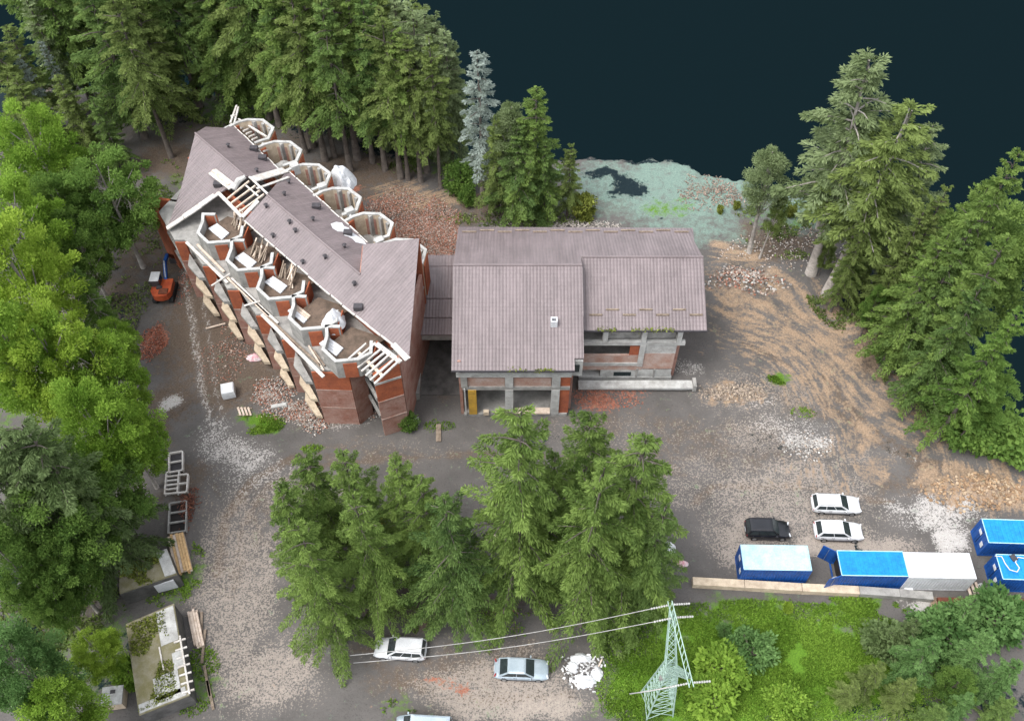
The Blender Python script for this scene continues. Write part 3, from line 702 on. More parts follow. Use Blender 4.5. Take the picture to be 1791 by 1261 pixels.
# torn open bay of the roof: rafters and battens
for x0, y0, x1, y1 in ((397, 349, 436, 317), (404, 356, 447, 325), (413, 364, 455, 333), (419, 371, 462, 340)):
    MB().beam(sw(x0, y0), sw(x1, y1), .16, .16).build('rafter', 'plank', wing)
for x0, y0, x1, y1, w in ((381, 337, 423, 380, .35), (430, 325, 452, 344, .15), (436, 310, 468, 340, .2), (424, 380, 452, 352, .45)):
    MB().beam(sw(x0, y0) + up_, sw(x1, y1) + up_, w, .12).build('batten', 'plank_white', wing)
MB().beam(sw(372, 303) + Vector((0, 0, .25)), sw(408, 331) + Vector((0, 0, .25)), 1.0, .10).build('loose_board', 'plank_white', wing)
MB().beam(sw(374, 303) + Vector((0, 0, .42)), sw(402, 328) + Vector((0, 0, .38)), .35, .10).build('loose_board', 'plank', wing)
MB().tube([sw(409, 334) + up_ * 4, sw(418, 318) + up_ * 4, sw(430, 311) + up_ * 3], [.28, .34, .22], 8).build('ridge_lump', 'concrete_pale', wing)
# skeleton at the south end: bare rafters
def z6(x, y): return (580 + x / 7.006, 600 + y / 7.006)
for (x0, y0), (x1, y1) in (((160, 240), (425, 5)), ((255, 240), (540, 0)), ((320, 300), (625, 60)), ((370, 345), (665, 105)), ((420, 400), (722, 130)), ((475, 455), (775, 190)), ((525, 500), (830, 215))):
    MB().beam(sw(*z6(x0, y0)), sw(*z6(x1, y1)), .17, .17).build('rafter', 'plank_white', wing)
MB().beam(sw(*z6(330, 110)) - up_ * 3, sw(*z6(620, 390)) - up_ * 3, .28, .18).build('purlin', 'plank', wing)
MB().beam(sw(*z6(545, 0)) - up_ * 3, sw(*z6(845, 225)) - up_ * 3, .45, .14).build('purlin', 'plank_white', wing)
# north-west corner rafters
for x0, y0, x1, y1 in ((403, 216, 415, 189), (409, 220, 418, 192), (417, 209, 468, 244), (404, 204, 412, 206)):
    MB().beam(ne(x0, y0), ne(x1, y1) + Vector((0, 0, .3)), .2, .2).build('rafter', 'plank_white', wing)
for i in range(9):
    f_ = i / 9; x = 420 + f_ * 45; y = 222 + f_ * 46
    MB().beam(ne(x, y) + Vector((0, 0, -.2)), ne(x + 9, y - 5) + Vector((0, 0, -.3)), .2, .15).build('rafter_end', 'plank_white', wing)
# roof vents and roof-window boxes
for x, y in ((400, 258), (450, 301), (506, 321), (498, 342), (466, 363), (548, 386), (507, 391), (517, 406), (478, 415), (603, 433), (569, 452), (530, 461), (620, 499)):
    P = (sw if to_st(sw(x, y))[1] < TR else ne)(x, y)
    MB().tube([P - Vector((0, 0, .1)), P + Vector((0, 0, .42))], .13, 8).tube([P + Vector((0, 0, .42)), P + Vector((0, 0, .55))], [.24, .10], 8).build('vent_pipe', 'metal_dark', wing)
for x, y in ((445, 263), (460, 279), (382, 325), (554, 364), (609, 410), (627, 540)):
    P = (sw if to_st(sw(x, y))[1] < TR else ne)(x, y)
    MB().box(P + Vector((0, 0, .22)), (.85, .6, .5)).build('roof_box', 'metal_dark', wing)
# core: walls beneath the roof and floors
LB = [un(345, 518), un(391, 560), un(432, 601), un(479, 644), un(521, 685), un(570, 738)]
RB = [un(362, 518), un(408, 560), un(451, 601), un(498, 644), un(539, 684), un(630, 740)]
P1, P2 = un(673, 760), un(715, 746)
Q1 = un(652, 722)
NW0, NW1 = un(318, 470), un(292, 430)
top_sw = st(-24.0, -8.4)
saw = [Vector((NW0.x, NW0.y, 0))]
for l, r_ in zip(LB, RB): saw += [l, r_]
saw += [Q1, P1, P2]
E2 = un_plane(733, 417, p0A, nSW)
outline = saw + [Vector((E2.x, E2.y, 0)), st(-2, 3.5), st(-28, 3.5), Vector((ridge(sr[0]).x, ridge(sr[0]).y, 0))]
for z in (3.0, 6.0, Z1):
    MB().prism([drop(p, z) for p in outline], .28).build('floor_slab', 'concrete', wing)
MB().wall([st(-28.5, -1.7), st(6.2, -1.7)], 0, 11.2, .25).build('core_wall', 'brick', wing)
MB().wall([st(-29.5, 3.2), st(-3, 3.2)], 0, 10.9, .25).build('core_wall', 'brick', wing)
MB().wall([Vector((NW0.x, NW0.y, 0)), NW1 + Vector((.5, -1.2, 0)), st(-25.8, -5.5), st(-30.5, -.2), st(-30.6, 3.0)], 0, 9.0, .3).build('end_wall', 'brick', wing)
MB().wall([drop(P2, 0), Vector((E2.x - .2, E2.y - .5, 0))], 0, 11.2, .3).build('end_wall', 'brick_old', wing)
# saw-tooth front: brick piers, render panels, per storey
for i, (l, r_) in enumerate(zip(LB, RB)):
    for k in range(3):
        z0 = 3.0 * k + (.0 if k else -.3); z1 = 3.0 * (k + 1) - (.28 if k == 2 else .16)
        MB().wall([l, r_], z0, z1, .3).build('brick_panel', 'brick' if k == 2 else 'brick_old', wing)
        if k: MB().wall([l + Vector((-.01, -.012, 0)), r_ + Vector((.01, -.012, 0))], 3.0 * k - .16, 3.0 * k - .004, .33).build('floor_band', 'brick_pale', wing)
    if i < 5:
        nx = LB[i + 1]; d = (nx - r_)
        dd = d.normalized(); nn = Vector((dd.y, -dd.x, 0))
        for k in range(3):
            zf = 3.0 * k
            Ld = d.length; zt = 1.15 + 2.95 * k
            lf = [r_ + dd * .10 + nn * .10, r_ + dd * (.10 + Ld * .34) + nn * (.86 + .04 * k), nx - dd * (.02 + Ld * .10) + nn * (.66 + .03 * k), nx + nn * .17 - dd * .05]
            MB().prism([drop(p, zt) for p in lf], .42).build('balcony_slab', 'beige' if k < 2 else 'concrete', wing)
            MB().wall([r_ + nn * -1.0, nx + nn * -1.0 + dd * .4], zf, zf + 2.7, .2).build('recess_wall', 'brick' if k == 2 else 'brick_old', wing)
# parapet band at terrace level on the outermost edge
rv = (P1 - Q1)
MB().wall([RB[5], Q1], 0, 8.7, .3).build('side_wall', 'brick_old', wing)
for z in (3.0, 6.0):
    MB().beam(drop(Q1, z + .25), drop(P1, z + .25), .25, .5).build('slab_edge', 'concrete', wing)
MB().wall([drop(RB[5], 0) + Vector((.1, .2, 0)), drop(Q1, 0) + Vector((-.2, -.6, 0)), drop(P1, 0) + Vector((-.15, .35, 0))], 8.7, 9.9, .22).build('terrace_parapet', 'concrete_pale', wing)
for k in range(4):
    z0 = 3.0 * k - (.3 if k == 0 else 0); z1 = min(3.0 * (k + 1) - .28, 11.0)
    mbk = MB()
    d = (P2 - P1)
    if k < 3: mbk.wall([P1, P2], z0, z1, .35)
    else:
        vs_ = []
        n_ = Vector((d.y, -d.x, 0)).normalized() * .17
        for o_ in (n_, -n_):
            vs_ += [drop(P1, 9.0) + o_, drop(P2, 9.0) + o_, drop(P2, 11.7) + o_, drop(P1, 10.3) + o_]
        mbk.add(vs_, [(0, 1, 2, 3), (7, 6, 5, 4), (4, 5, 1, 0), (5, 6, 2, 1), (6, 7, 3, 2), (7, 4, 0, 3)])
    mbk.build('end_panel', 'brick' if k >= 2 else 'brick_old', wing)
    if k < 3: MB().wall([P1 + Vector((-.02, -.03, 0)), P2 + Vector((.02, -.03, 0))], 3.0 * (k + 1) - (.28 if k == 2 else .16), 3.0 * (k + 1) - .005, .40).build('floor_band', 'concrete_pale' if k == 2 else 'brick_pale', wing)

# --- hexagonal bays, south-west row (roofless, on the terrace)
hex_px = [(355, 374), (354, 388), (346, 407), (364, 424), (401, 421), (421, 412), (424, 395)]
H0 = [un(x, y, ZRIM) for x, y in hex_px]
step = 5.22
for i in range(5):
    off = AX * (step * i) + NV * (.02 * i)
    pts = [p + off for p in H0]
    nxt = st(*to_st(pts[0])) ; back0 = pts[0] + NV * .9 + AX * .9
    ring = [back0] + pts
    bw = MB().wall(ring, Z1, ZRIM - .12, .26).build('bay_wall', 'concrete', wing)
    MB().wall(ring, ZRIM - .12, ZRIM, .30).build('wall_cap', 'concrete_pale', bw)
    d = (pts[4] - pts[3]); nn = Vector((d.y, -d.x, 0)).normalized()
    MB().wall([pts[3].lerp(pts[4], .28) + nn * .12, pts[3].lerp(pts[4], .88) + nn * .12], Z1 + .02, ZRIM - .4, .16).build('brick_infill', 'brick', bw)
    d = (pts[1] - pts[0]); nn = Vector((d.y, -d.x, 0)).normalized()
    MB().wall([pts[5] + AX * .15 + NV * .1 , pts[6] + AX * .17 + NV * .5], Z1 + .02, ZRIM - .35, .14).build('brick_infill', 'brick', bw)
    MB().wall([pts[0] - AX * -.25 + NV * .05, pts[0] + AX * 1.0 + NV * .95], Z1 + .02, ZRIM - .2, .14).build('brick_infill', 'brick', bw)
    fl = [p.lerp(pts[0].lerp(pts[4], .5), .07) for p in pts[1:]] + [pts[6] + NV * 1.6, back0 + NV * 1.2]
    MB().prism([drop(p, ZRIM - 1.15) for p in fl], .3).build('bay_floor', 'soil', bw)
# --- hexagonal bays, north-east row
hn_px = [(512, 292), (530, 287), (557, 288), (577, 303), (569, 323), (559, 326)]
N0 = [un(x, y, 11.3) for x, y in hn_px]
for i in range(-2, 4):
    off = AX * (5.25 * i)
    pts = [p + off for p in N0]
    start = pts[0] - NV * 1.9 - AX * .1
    ring = [start] + pts + [pts[-1] - NV * .9 - AX * .2]
    z0 = 0.0
    bw = MB().wall(ring, z0, 11.3 - .12, .28).build('bay_wall', 'beige', wing)
    MB().wall(ring, 11.3 - .12, 11.3, .32).build('wall_cap', 'concrete_pale', bw)
    MB().wall([pts[0] - NV * 1.5 + AX * .25, pts[0] - NV * .1 + AX * .22], 8.2, 11.0, .12).build('brick_infill', 'brick', bw)
    MB().wall([pts[4] + AX * .22 + NV * .1, pts[3] + AX * .22], 6.5, 10.9, .12).build('brick_infill', 'brick', bw)
    if i < 3: MB().wall([pts[-1] - NV * .1, pts[0] + AX * 5.25 - NV * .25], 8.2, 11.05, .24).build('tie_wall', 'concrete_pale', bw)
    for a, b, tt in ((1, 2, .5), (2, 3, .2), (2, 3, .8)):
        q = pts[a].lerp(pts[b], tt); MB().box((q.x - NV.x * .22, q.y - NV.y * .22, 9.6), (.4, .4, 3.1), R(44)).build('bay_pier', 'concrete', bw)
    MB().wall([pts[1].lerp(pts[2], .15) - NV * .19, pts[1].lerp(pts[2], .8) - NV * .19], 8.2, 10.6, .06).build('brick_infill', 'brick_old', bw)
    MB().prism([drop(p, 8.3) for p in pts[:-1]] + [drop(pts[-1] - NV * 1.2, 8.3), drop(start - NV * .6, 8.3)], .3).build('bay_floor', 'concrete', bw)
# white post and corner lumps
for x, y, h in ((728, 452, 1.0), (563, 325, .3), (515, 290, .3), (611, 368, .3), (663, 420, .3)):
    q = un(x, y, 11.3); MB().box((q.x, q.y, 11.3 - .6 + h / 2), (.9, .7, 1.2), R(30)).build('corner_block', 'concrete_pale', wing)

# ================================================================== THINGS ON THE BRICK WING
ord5 = ['nearest the far north-west end', 'second from the north-west end', 'in the middle bay of the row', 'second from the near end', 'nearest the bare rafters at the near end']
bayname = ['the bay below the torn roof', 'the second bay from the torn roof', 'the middle bay of the front row', 'the bay beside the white tarpaulin, broken and mixed with brown boards', 'the bay next to the bare rafters']
cen = [(383, 404), (430, 455), (483, 497), (524, 548), (580, 605)]
for i, (x, y) in enumerate(cen):
    c = un(x, y, ZRIM - .95); n_b = 4
    root = thing('board_stack', (c.x, c.y, ZRIM - 1.14), 'white boards lying in ' + bayname[i], 'boards', 'stacks of white boards in the hexagonal bays')
    ang = R(-43 + (i * 7) % 5)
    for k in range(n_b):
        L = 2.3 - .08 * k
        d = Vector((math.cos(ang), math.sin(ang), 0)); w_ = Vector((-d.y, d.x, 0)) * (.27 * (k - 1.5))
        MB().box((c.x + w_.x, c.y + w_.y, ZRIM - 1.06 + .015 * k), (L, .25, .16), ang).build('board', 'white' if i != 3 or k < 2 else 'plank', root)
# bundles of old timber leaning in the bays
for i, (x, y, lab) in enumerate(((407, 385, 'grey brown poles heaped against the wall under the torn roof'), (443, 436, 'weathered poles leaning in the second bay under the eave'), (495, 480, 'fan of pale split timber leaning below the roof edge in the middle bay'))):
    base = un(x + 6, y + 14, ZRIM - 1.0)
    root = thing('timber_bundle', base, lab, 'timber', 'timber bundles leaning in the bays')
    r = random.Random(20 + i)
    for k in range(13):
        a = base + AX * (-1.1 + .18 * k + r.uniform(-.1, .1)) + NV * r.uniform(-.3, .5) + Vector((0, 0, -.05))
        b = a + AX * r.uniform(-1.1, -.2) + NV * r.uniform(.7, 1.5) + Vector((0, 0, r.uniform(.5, 1.1)))
        MB().beam(a, b, .13, .10).build('pole', 'plank_dark' if r.random() < .6 else 'plank', root)
# long planks on the terrace edge
plk = [((326, 424), (398, 495), .30, 'plank_white'), ((345, 428), (392, 476), .24, 'plank'), ((396, 484), (470, 553), .26, 'plank'), ((404, 487), (486, 566), .30, 'plank_white'), ((458, 550), (566, 659), .34, 'plank_white'), ((470, 556), (560, 640), .22, 'plank_dark'), ((540, 605), (566, 648), .16, 'plank'), ((548, 612), (568, 640), .14, 'plank_dark')]
labs = ['long whitewashed plank along the terrace edge at its far end', 'pale plank lying beside the far end plank on the terrace', 'narrow tan plank crossing the short pole on the terrace edge', 'whitewashed plank on the terrace edge between the two crossing poles', 'longest whitewashed plank along the near end of the terrace edge', 'dark weathered plank tucked inside the longest white plank', 'short splintered tan strip beside the last hexagonal bay', 'short dark splintered strip beside the last hexagonal bay']
for (a, b, w, mt), lab in zip(plk, labs):
    pa, pb = un(a[0], a[1], Z1 + .2), un(b[0], b[1], Z1 + .2)
    single(MB().beam(pa, pb, w, .14), 'plank', mt, lab, 'plank', 'planks along the terrace edge')
for (a, b), lab in ((((370, 500), (402, 479)), 'short white pole lying across the terrace planks at the far half'), (((427, 535), (458, 526)), 'short white pole lying across the terrace planks near the middle')):
    single(MB().tube([un(a[0], a[1], Z1 + .38), un(b[0], b[1], Z1 + .38)], .09, 8), 'cross_pole', 'plank_white', lab, 'pole', 'poles across the terrace planks')
# tarpaulins
def tarp(px, z, sx, sy, hgt, label, seed, name='tarpaulin', mat='white', rz=0.):
    r = np.random.default_rng(seed); c = un(px[0], px[1], z); n = 22; mb = MB()
    for j in range(n):
        for i in range(n):
            u, v = i / (n - 1) * 2 - 1, j / (n - 1) * 2 - 1
            rr = math.hypot(u, v); k = 1 / max(1, rr / max(abs(u), abs(v), 1e-6)) if rr else 1
            x, y = u * k * sx, v * k * sy
            edge = max(abs(u), abs(v))
            wob = float(vnoise(x + seed * 10, y, 1.6, seed)) - .5; wob2 = float(vnoise(x + 3, y + seed * 7, 3.2, seed + 1)) - .5
            zz = hgt * max(0, 1 - edge ** 2.2) + (wob * .7 + wob2 * .35) * hgt * (1 - .6 * edge) + .03
            ed = 1 + .25 * (float(vnoise(math.atan2(v, u) * 3 + 9, seed, 1.0, seed)) - .5)
            q = Vector((x * ed, y * ed, max(.02, zz))); q.rotate(Matrix.Rotation(rz, 3, 'Z')); mb.v.append(q + c)
    for j in range(n - 1):
        for i in range(n - 1):
            mb.f.append((j * n + i, j * n + i + 1, (j + 1) * n + i + 1, (j + 1) * n + i))
    k = len(mb.v)
    mb.v += [v_ - Vector((0, 0, .04)) for v_ in mb.v]
    mb.f += [tuple(reversed([k + q for q in f_])) for f_ in list(mb.f)]
    return single(mb, name, mat, label, 'tarpaulin' if name == 'tarpaulin' else 'sheet', smooth=False, loc=c)
tarp((583, 566), ZRIM - 1.1, 1.15, 1.35, 1.5, 'crumpled white tarpaulin in the hexagonal bay against the roof edge', 31)
tarp((600, 322), 8.4, 1.5, 1.9, 2.2, 'large white tarpaulin heap behind the back row of hexagonal bays', 32)
tarp((494, 291), 10.2, .9, .8, .5, 'small blue grey sheet at the back eave beside the white board', 33, 'cover_sheet', 'concrete')
# white powdery sheet lying on the back roof slope
rj = random.Random(77); rag_ = []
for x, y in ((577, 393), (583, 390), (590, 389), (598, 390), (604, 396), (610, 398), (617, 404), (622, 409), (630, 415), (638, 422), (643, 427), (634, 428), (624, 426), (618, 418), (610, 414), (604, 411), (598, 405), (590, 404), (584, 400)):
    rag_.append(ne(x + rj.uniform(-2.5, 2.5), y + rj.uniform(-2, 2)) + Vector((0, 0, .05)))
single(MB().prism(rag_, .03), 'cover_sheet', 'white', 'thin white sheet lying on the back roof slope beside a dark roof box', 'sheet')

# ================================================================== CONTAINERS
def container(name, px_c, rz, label, roof, side, L=6.06, open_doors=False, sign=True):
    """px_c: survey position of the roof's middle; left end (-x) is the visible one"""
    W_, Hh = 2.44, 2.6
    c = un(px_c[0], px_c[1], Hh)
    root = thing(name, (0, 0, 0), label, 'shipping container', 'containers along the kerb')
    # corrugated sides
    for sy in (-1, 1):
        mb = MB(); n = int(L / .28); prof = []
        for i in range(n * 4 + 1):
            x = -L / 2 + .1 + (L - .2) * i / (n * 4); prof.append((x, sy * (W_ / 2 - (.0 if (i // 2) % 2 else .045))))
        for x, y in prof: mb.v += [Vector((x, y, .16)), Vector((x, y, Hh - .12))]
        for i in range(len(prof) - 1):
            q = (2 * i, 2 * i + 2, 2 * i + 3, 2 * i + 1); mb.f.append(q if sy < 0 else q[::-1])
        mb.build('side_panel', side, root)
    mb = MB()
    for sx in (-1, 1):
        for sy in (-1, 1): mb.box((sx * (L / 2 - .06), sy * (W_ / 2 - .06), Hh / 2), (.15, .15, Hh))
    for sy in (-1, 1):
        mb.box((0, sy * (W_ / 2 - .05), .08), (L - .31, .12, .16)); mb.box((0, sy * (W_ / 2 - .04), Hh - .06), (L - .31, .10, .12))
    for sx in (-1, 1):
        mb.box((sx * (L / 2 - .05), 0, .08), (.12, W_ - .28, .16)); mb.box((sx * (L / 2 - .05), 0, Hh - .06), (.12, W_ - .28, .12))
    mb.build('frame', side, root)
    # roof with shallow ribs and worn rim
    mb = MB(); mb.box((0, 0, Hh - .015), (L - .16, W_ - .12, .05))
    n = 14
    for i in range(n):
        x = -L / 2 + .35 + (L - .7) * i / (n - 1); mb.box((x, 0, Hh + .024), (.20, W_ - .5, .03))
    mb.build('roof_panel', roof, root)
    mb = MB()
    for sy in (-1, 1): mb.box((0, sy * (W_ / 2 - .035), Hh + .014), (L - .05, .07, .03))
    for sx in (-1, 1): mb.box((sx * (L / 2 - .035), 0, Hh + .0145), (.07, W_ - .15, .028))
    mb.build('roof_rim', 'cont_white' if roof == 'cont_white' else 'blue_pale', root)
    if open_doors:
        MB().box((-L / 2 + .4, 0, Hh / 2), (.04, W_ - .3, Hh - .3)).build('dark_inside_sheet', 'dark', root)  # near-black sheet put in for the shade inside the container
        for sy, a in ((-1, R(198)), (1, R(150))):
            p = Vector((-L / 2 - .02, sy * (W_ / 2 - .04), 0)); d = Vector((math.cos(a), math.sin(a), 0)) * 1.15
            m_ = p + d / 2
            dr = MB().box((m_.x, m_.y, Hh / 2 + .02), (1.15, .06, Hh - .35), a).build('door', side, root)
            MB().tube([(m_.x, m_.y - .06, .3), (m_.x, m_.y - .06, Hh - .3)], .022, 6).build('lock_bar', 'rim', dr)
    else:
        for sx in (-1, 1):
            for sy in (-1, 1):
                dr = MB().box((sx * (L / 2 - .03), sy * (W_ / 4 - .04), Hh / 2), (.05, W_ / 2 - .18, Hh - .34)).build('door', side, root)
                for q in (-.3, .3): MB().tube([(sx * (L / 2 + .02), sy * (W_ / 4 - .04) + q, .25), (sx * (L / 2 + .02), sy * (W_ / 4 - .04) + q, Hh - .25)], .02, 6).build('lock_bar', side, dr)
        if sign: MB().box((-L / 2 - .045, .25, 1.9), (.02, .55, .42)).build('notice_plate', 'cont_white', root)
        if sign: MB().box((-L / 2 - .045, -.75, 1.35), (.02, .42, .60)).build('vent_plate', 'cont_white', root)
    root.location = (c.x, c.y, gz(c.x, c.y) + .02); root.rotation_euler = (0, 0, rz)
    return root
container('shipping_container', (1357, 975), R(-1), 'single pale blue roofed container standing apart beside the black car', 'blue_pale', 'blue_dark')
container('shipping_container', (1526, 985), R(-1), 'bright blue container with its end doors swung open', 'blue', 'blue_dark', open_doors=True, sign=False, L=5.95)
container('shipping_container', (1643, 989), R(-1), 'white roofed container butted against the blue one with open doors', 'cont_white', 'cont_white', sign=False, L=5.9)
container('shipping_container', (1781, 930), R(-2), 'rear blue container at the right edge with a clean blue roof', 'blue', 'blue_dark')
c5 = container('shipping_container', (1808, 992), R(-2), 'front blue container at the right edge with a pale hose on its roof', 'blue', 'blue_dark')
hose = [(1740, 972), (1752, 973), (1758, 985), (1766, 996), (1779, 1000), (1783, 993), (1776, 983), (1780, 974), (1791, 976)]
hp_ = [un(x, y, 2.70) for x, y in hose]
mbh = MB(); fine_ = []
for i in range(len(hp_) - 1):
    for k in range(4): fine_.append(hp_[i].lerp(hp_[i + 1], k / 4))
mbh.tube(fine_ + [hp_[-1]], .05, 6)
single(mbh, 'hose', 'cont_white', 'pale hose curling over the roof of the front blue container', 'hose', smooth=True)
single(MB().box(un(1773, 975, 2.72), (.5, .6, .10), R(20)), 'roof_hatch_cover', 'metal_dark', 'small dark flat box on the roof of the front blue container', 'box')
for (x, y), lab in (((1462, 1015), 'rounded grey stone at the open container corner'), ((1716, 1027), 'rounded pale stone under the front right blue container')):
    p = un(x, y, .2); mb = MB()
    mb.tube([p + Vector((0, 0, -.25)), p + Vector((0, 0, -.1)), p + Vector((.03, 0, .2)), p + Vector((.02, 0, .38))], [.3, .42, .36, .12], 9)
    single(mb, 'boulder', 'concrete_pale', lab, 'stone', 'stones at the containers')
single(MB().box(un(1588, 1031, .25), (.75, .35, .4), R(4)), 'white_block', 'white', 'small white block on the kerb in front of the white roofed container', 'block')
# kerb wall
kw = thing('kerb_wall', un(1420, 1034), 'long low beige concrete wall in front of the containers', 'wall')
seg = [un(1210, 1021), un(1300, 1026), un(1400, 1032), un(1500, 1037), un(1570, 1042), un(1628, 1047)]
for a, b in zip(seg, seg[1:]):
    d = (b - a); MB().beam(a + Vector((0, 0, .25)), b - d * .01 + Vector((0, 0, .25)), .75, .9).build('wall_block', 'beige' if a.x < 30 else 'concrete', kw)
for k, (a, b, w, mt, lab) in enumerate((((1640, 1050), (1800, 1052), .5, 'rust', 'rusty long beam lying nearest the front blue container'), ((1645, 1061), (1800, 1064), .25, 'concrete_pale', 'thin pale rail lying beyond the orange earth at the right edge'), ((1630, 1075), (1800, 1078), .4, 'plank_dark', 'dark weathered beam lying nearest the trees at the right edge'))):
    single(MB().beam(un(a[0], a[1], .45), un(b[0], b[1], .45), w, .3), 'ground_beam', mt, lab, 'beam', 'beams on the orange earth')
for i in range(3):
    single(MB().beam(un(1690 + i * 8, 1018, .25), un(1698 + i * 8, 1040, .3), .22, .12), 'short_plank', 'plank', ['left', 'middle', 'right'][i] + ' one of three short pale planks spilled beside the front blue container', 'plank', 'planks between the containers')

# ================================================================== CARS
def car(px, rz, paint, label, L=4.55, Wd=1.8, Hc=1.46, kind='sedan', name='parked_car', z_guess=.8):
    root = thing(name, (0, 0, 0), label, 'van' if kind == 'van' else 'car', 'cars parked in the yard')
    hw = Wd / 2; belt = .92 if kind != 'van' else 1.05
    P = {'sedan': (-.42, -.24, .07, .24, .86), 'wagon': (-.49, -.42, .05, .23, .98), 'suv': (-.49, -.43, .06, .24, 1.0), 'hatch': (-.48, -.38, .05, .23, .96), 'van': (-.495, -.47, .22, .37, 1.0)}[kind]
    xs_ = [-.5, -.485, -.44, -.36, -.25, -.1, .1, .25, .36, .44, .485, .5]
    mb = MB(); ns = []
    for f_ in xs_:
        x = f_ * L; e = abs(f_)
        w = hw * (1 - max(0, e - .34) ** 2 * 7.5)
        if f_ > P[3] - .02: zt = belt - .02 - (f_ - P[3]) * .75
        elif f_ < P[0]: zt = belt * P[4] - (P[0] - f_) * 1.2
        else: zt = belt
        if e > .47: zt -= (e - .47) * 5
        zb_ = .24 + max(0, e - .42) * 1.6
        half = [(w * .86, zb_), (w * .985, zb_ + .14), (w, (zb_ + zt) / 2), (w * .975, zt - .10), (w * .90, zt), (w * .45, zt + .035)]
        row = [(-y, z) for y, z in half] + [(y, z) for y, z in reversed(half)]
        ns.append(len(row)); mb.v += [Vector((x, y, z)) for y, z in row]
    n = ns[0]
    for i in range(len(xs_) - 1):
        for j in range(n): mb.f.append((i * n + j, (i + 1) * n + j, (i + 1) * n + (j + 1) % n, i * n + (j + 1) % n))
    mb.f.append(tuple(range(n))); mb.f.append(tuple(reversed(range((len(xs_) - 1) * n, len(xs_) * n))))
    mb.build('body', paint, root, True)
    # cabin
    xb0, xt0, xt1, xb1 = P[0] * L, P[1] * L, P[2] * L, P[3] * L
    wb, wt = hw * .92, hw * .76
    B_ = [Vector((xb0, -wb, belt)), Vector((xb1, -wb, belt)), Vector((xb1, wb, belt)), Vector((xb0, wb, belt))]
    T_ = [Vector((xt0, -wt, Hc)), Vector((xt1, -wt, Hc)), Vector((xt1, wt, Hc)), Vector((xt0, wt, Hc))]
    mb = MB(); mb.add([p - Vector((0, 0, .05)) for p in B_] + T_ + [Vector((xt0 * .9 + xt1 * .1, -wt * .8, Hc + .045)), Vector((xt1 * .9 + xt0 * .1, -wt * .8, Hc + .045)), Vector((xt1 * .9 + xt0 * .1, wt * .8, Hc + .045)), Vector((xt0 * .9 + xt1 * .1, wt * .8, Hc + .045))],
        [(0, 1, 5, 4), (1, 2, 6, 5), (2, 3, 7, 6), (3, 0, 4, 7), (4, 5, 9, 8), (5, 6, 10, 9), (6, 7, 11, 10), (7, 4, 8, 11), (8, 9, 10, 11)])
    cab = mb.build('cabin', paint, root)
    def pane(nm, a, b, c, d, u0, u1, v0, v1, out):
        q = [(a.lerp(b, u)).lerp(d.lerp(c, u), v) + out for u, v in ((u0, v0), (u1, v0), (u1, v1), (u0, v1))]
        MB().add(q + [p - out * 2 for p in q], [(0, 1, 2, 3), (7, 6, 5, 4), (0, 4, 5, 1), (1, 5, 6, 2), (2, 6, 7, 3), (3, 7, 4, 0)]).build(nm, 'glass', cab)
    pane('windscreen', B_[1], B_[2], T_[2], T_[1], .06, .94, .06, .93, Vector((.014, 0, .014)))
    pane('rear_window', B_[3], B_[0], T_[0], T_[3], .08, .92, .16, .92, Vector((-.014, 0, .014)))
    nW = 2 if kind != 'van' else 1
    for k in range(nW + (1 if kind in ('wagon', 'suv') else 0)):
        tot = nW + (1 if kind in ('wagon', 'suv') else 0)
        if kind == 'van': u0, u1 = .74, .97
        else: u0 = .05 + .90 * k / tot + .012; u1 = .05 + .90 * (k + 1) / tot - .012
        pane('side_window', B_[0], B_[1], T_[1], T_[0], u0, u1, .14, .88, Vector((0, -.014, .006)))
        pane('side_window', B_[2], B_[3], T_[3], T_[2], 1 - u1, 1 - u0, .14, .88, Vector((0, .014, .006)))
    for sx in (-.31, .315):
        for sy in (-1, 1):
            y = sy * (hw - .10)
            w_ = MB().tube([(sx * L, y - .11, .32), (sx * L, y + .11, .32)], .32, 16).build('wheel', 'tyre', root)
            MB().tube([(sx * L, y + sy * .112, .32), (sx * L, y + sy * .125, .32)], .20, 12).build('rim', 'rim', w_)
    for sy in (-1, 1):
        MB().box((L * .474, sy * hw * .66, .66), (.12, .34, .13), R(-18 * sy)).build('headlight', 'lamp_clear', root)
        MB().box((-L * .478, sy * hw * .70, .76), (.10, .26, .16), R(18 * sy)).build('tail_light', 'lamp_red', root)
        MB().box((xb1 - .35, sy * (hw + .06), belt + .06), (.12, .2, .13)).build('mirror', paint, root)
    MB().box((L * .492, 0, .58), (.06, Wd * .48, .16)).build('grille', 'metal_dark', root)
    MB().box((L * .497, 0, .40), (.06, .50, .11)).build('number_plate', 'lamp_clear', root); MB().box((-L * .500, 0, .62), (.05, .50, .11)).build('number_plate', 'lamp_clear', root)
    for sy in (-1, 1):
        MB().box((0, sy * (hw - .012), .33), (L * .50, .05, .13)).build('sill_trim', 'metal_dark', root)
        for q in ((xb1 * .80, (xb0 + xb1) / 2, xb0 * .72) if kind != 'van' else (xb1 * .8, xb1 * .2)):
            MB().box((q, sy * (hw - .012), .66), (.022, .04, .44)).build('door_seam', 'metal_dark', root)
            MB().box((q - .16, sy * (hw - .004), .80), (.16, .03, .035)).build('door_handle', 'metal_dark', root)
    if kind in ('suv', 'wagon'):
        for sy in (-1, 1): MB().tube([(xt0 + .1, sy * wt * .9, Hc + .06), (xt1 - .1, sy * wt * .9, Hc + .06)], .02, 6).build('roof_rail', 'metal_dark', root)
    c = un(px[0], px[1], z_guess)
    root.location = (c.x, c.y, gz(c.x, c.y) + .01); root.rotation_euler = (0, 0, rz)
    return root
car((1463, 880), R(-2), 'car_white', 'white estate car at the back of the three cars near the containers', kind='wagon', L=4.6)
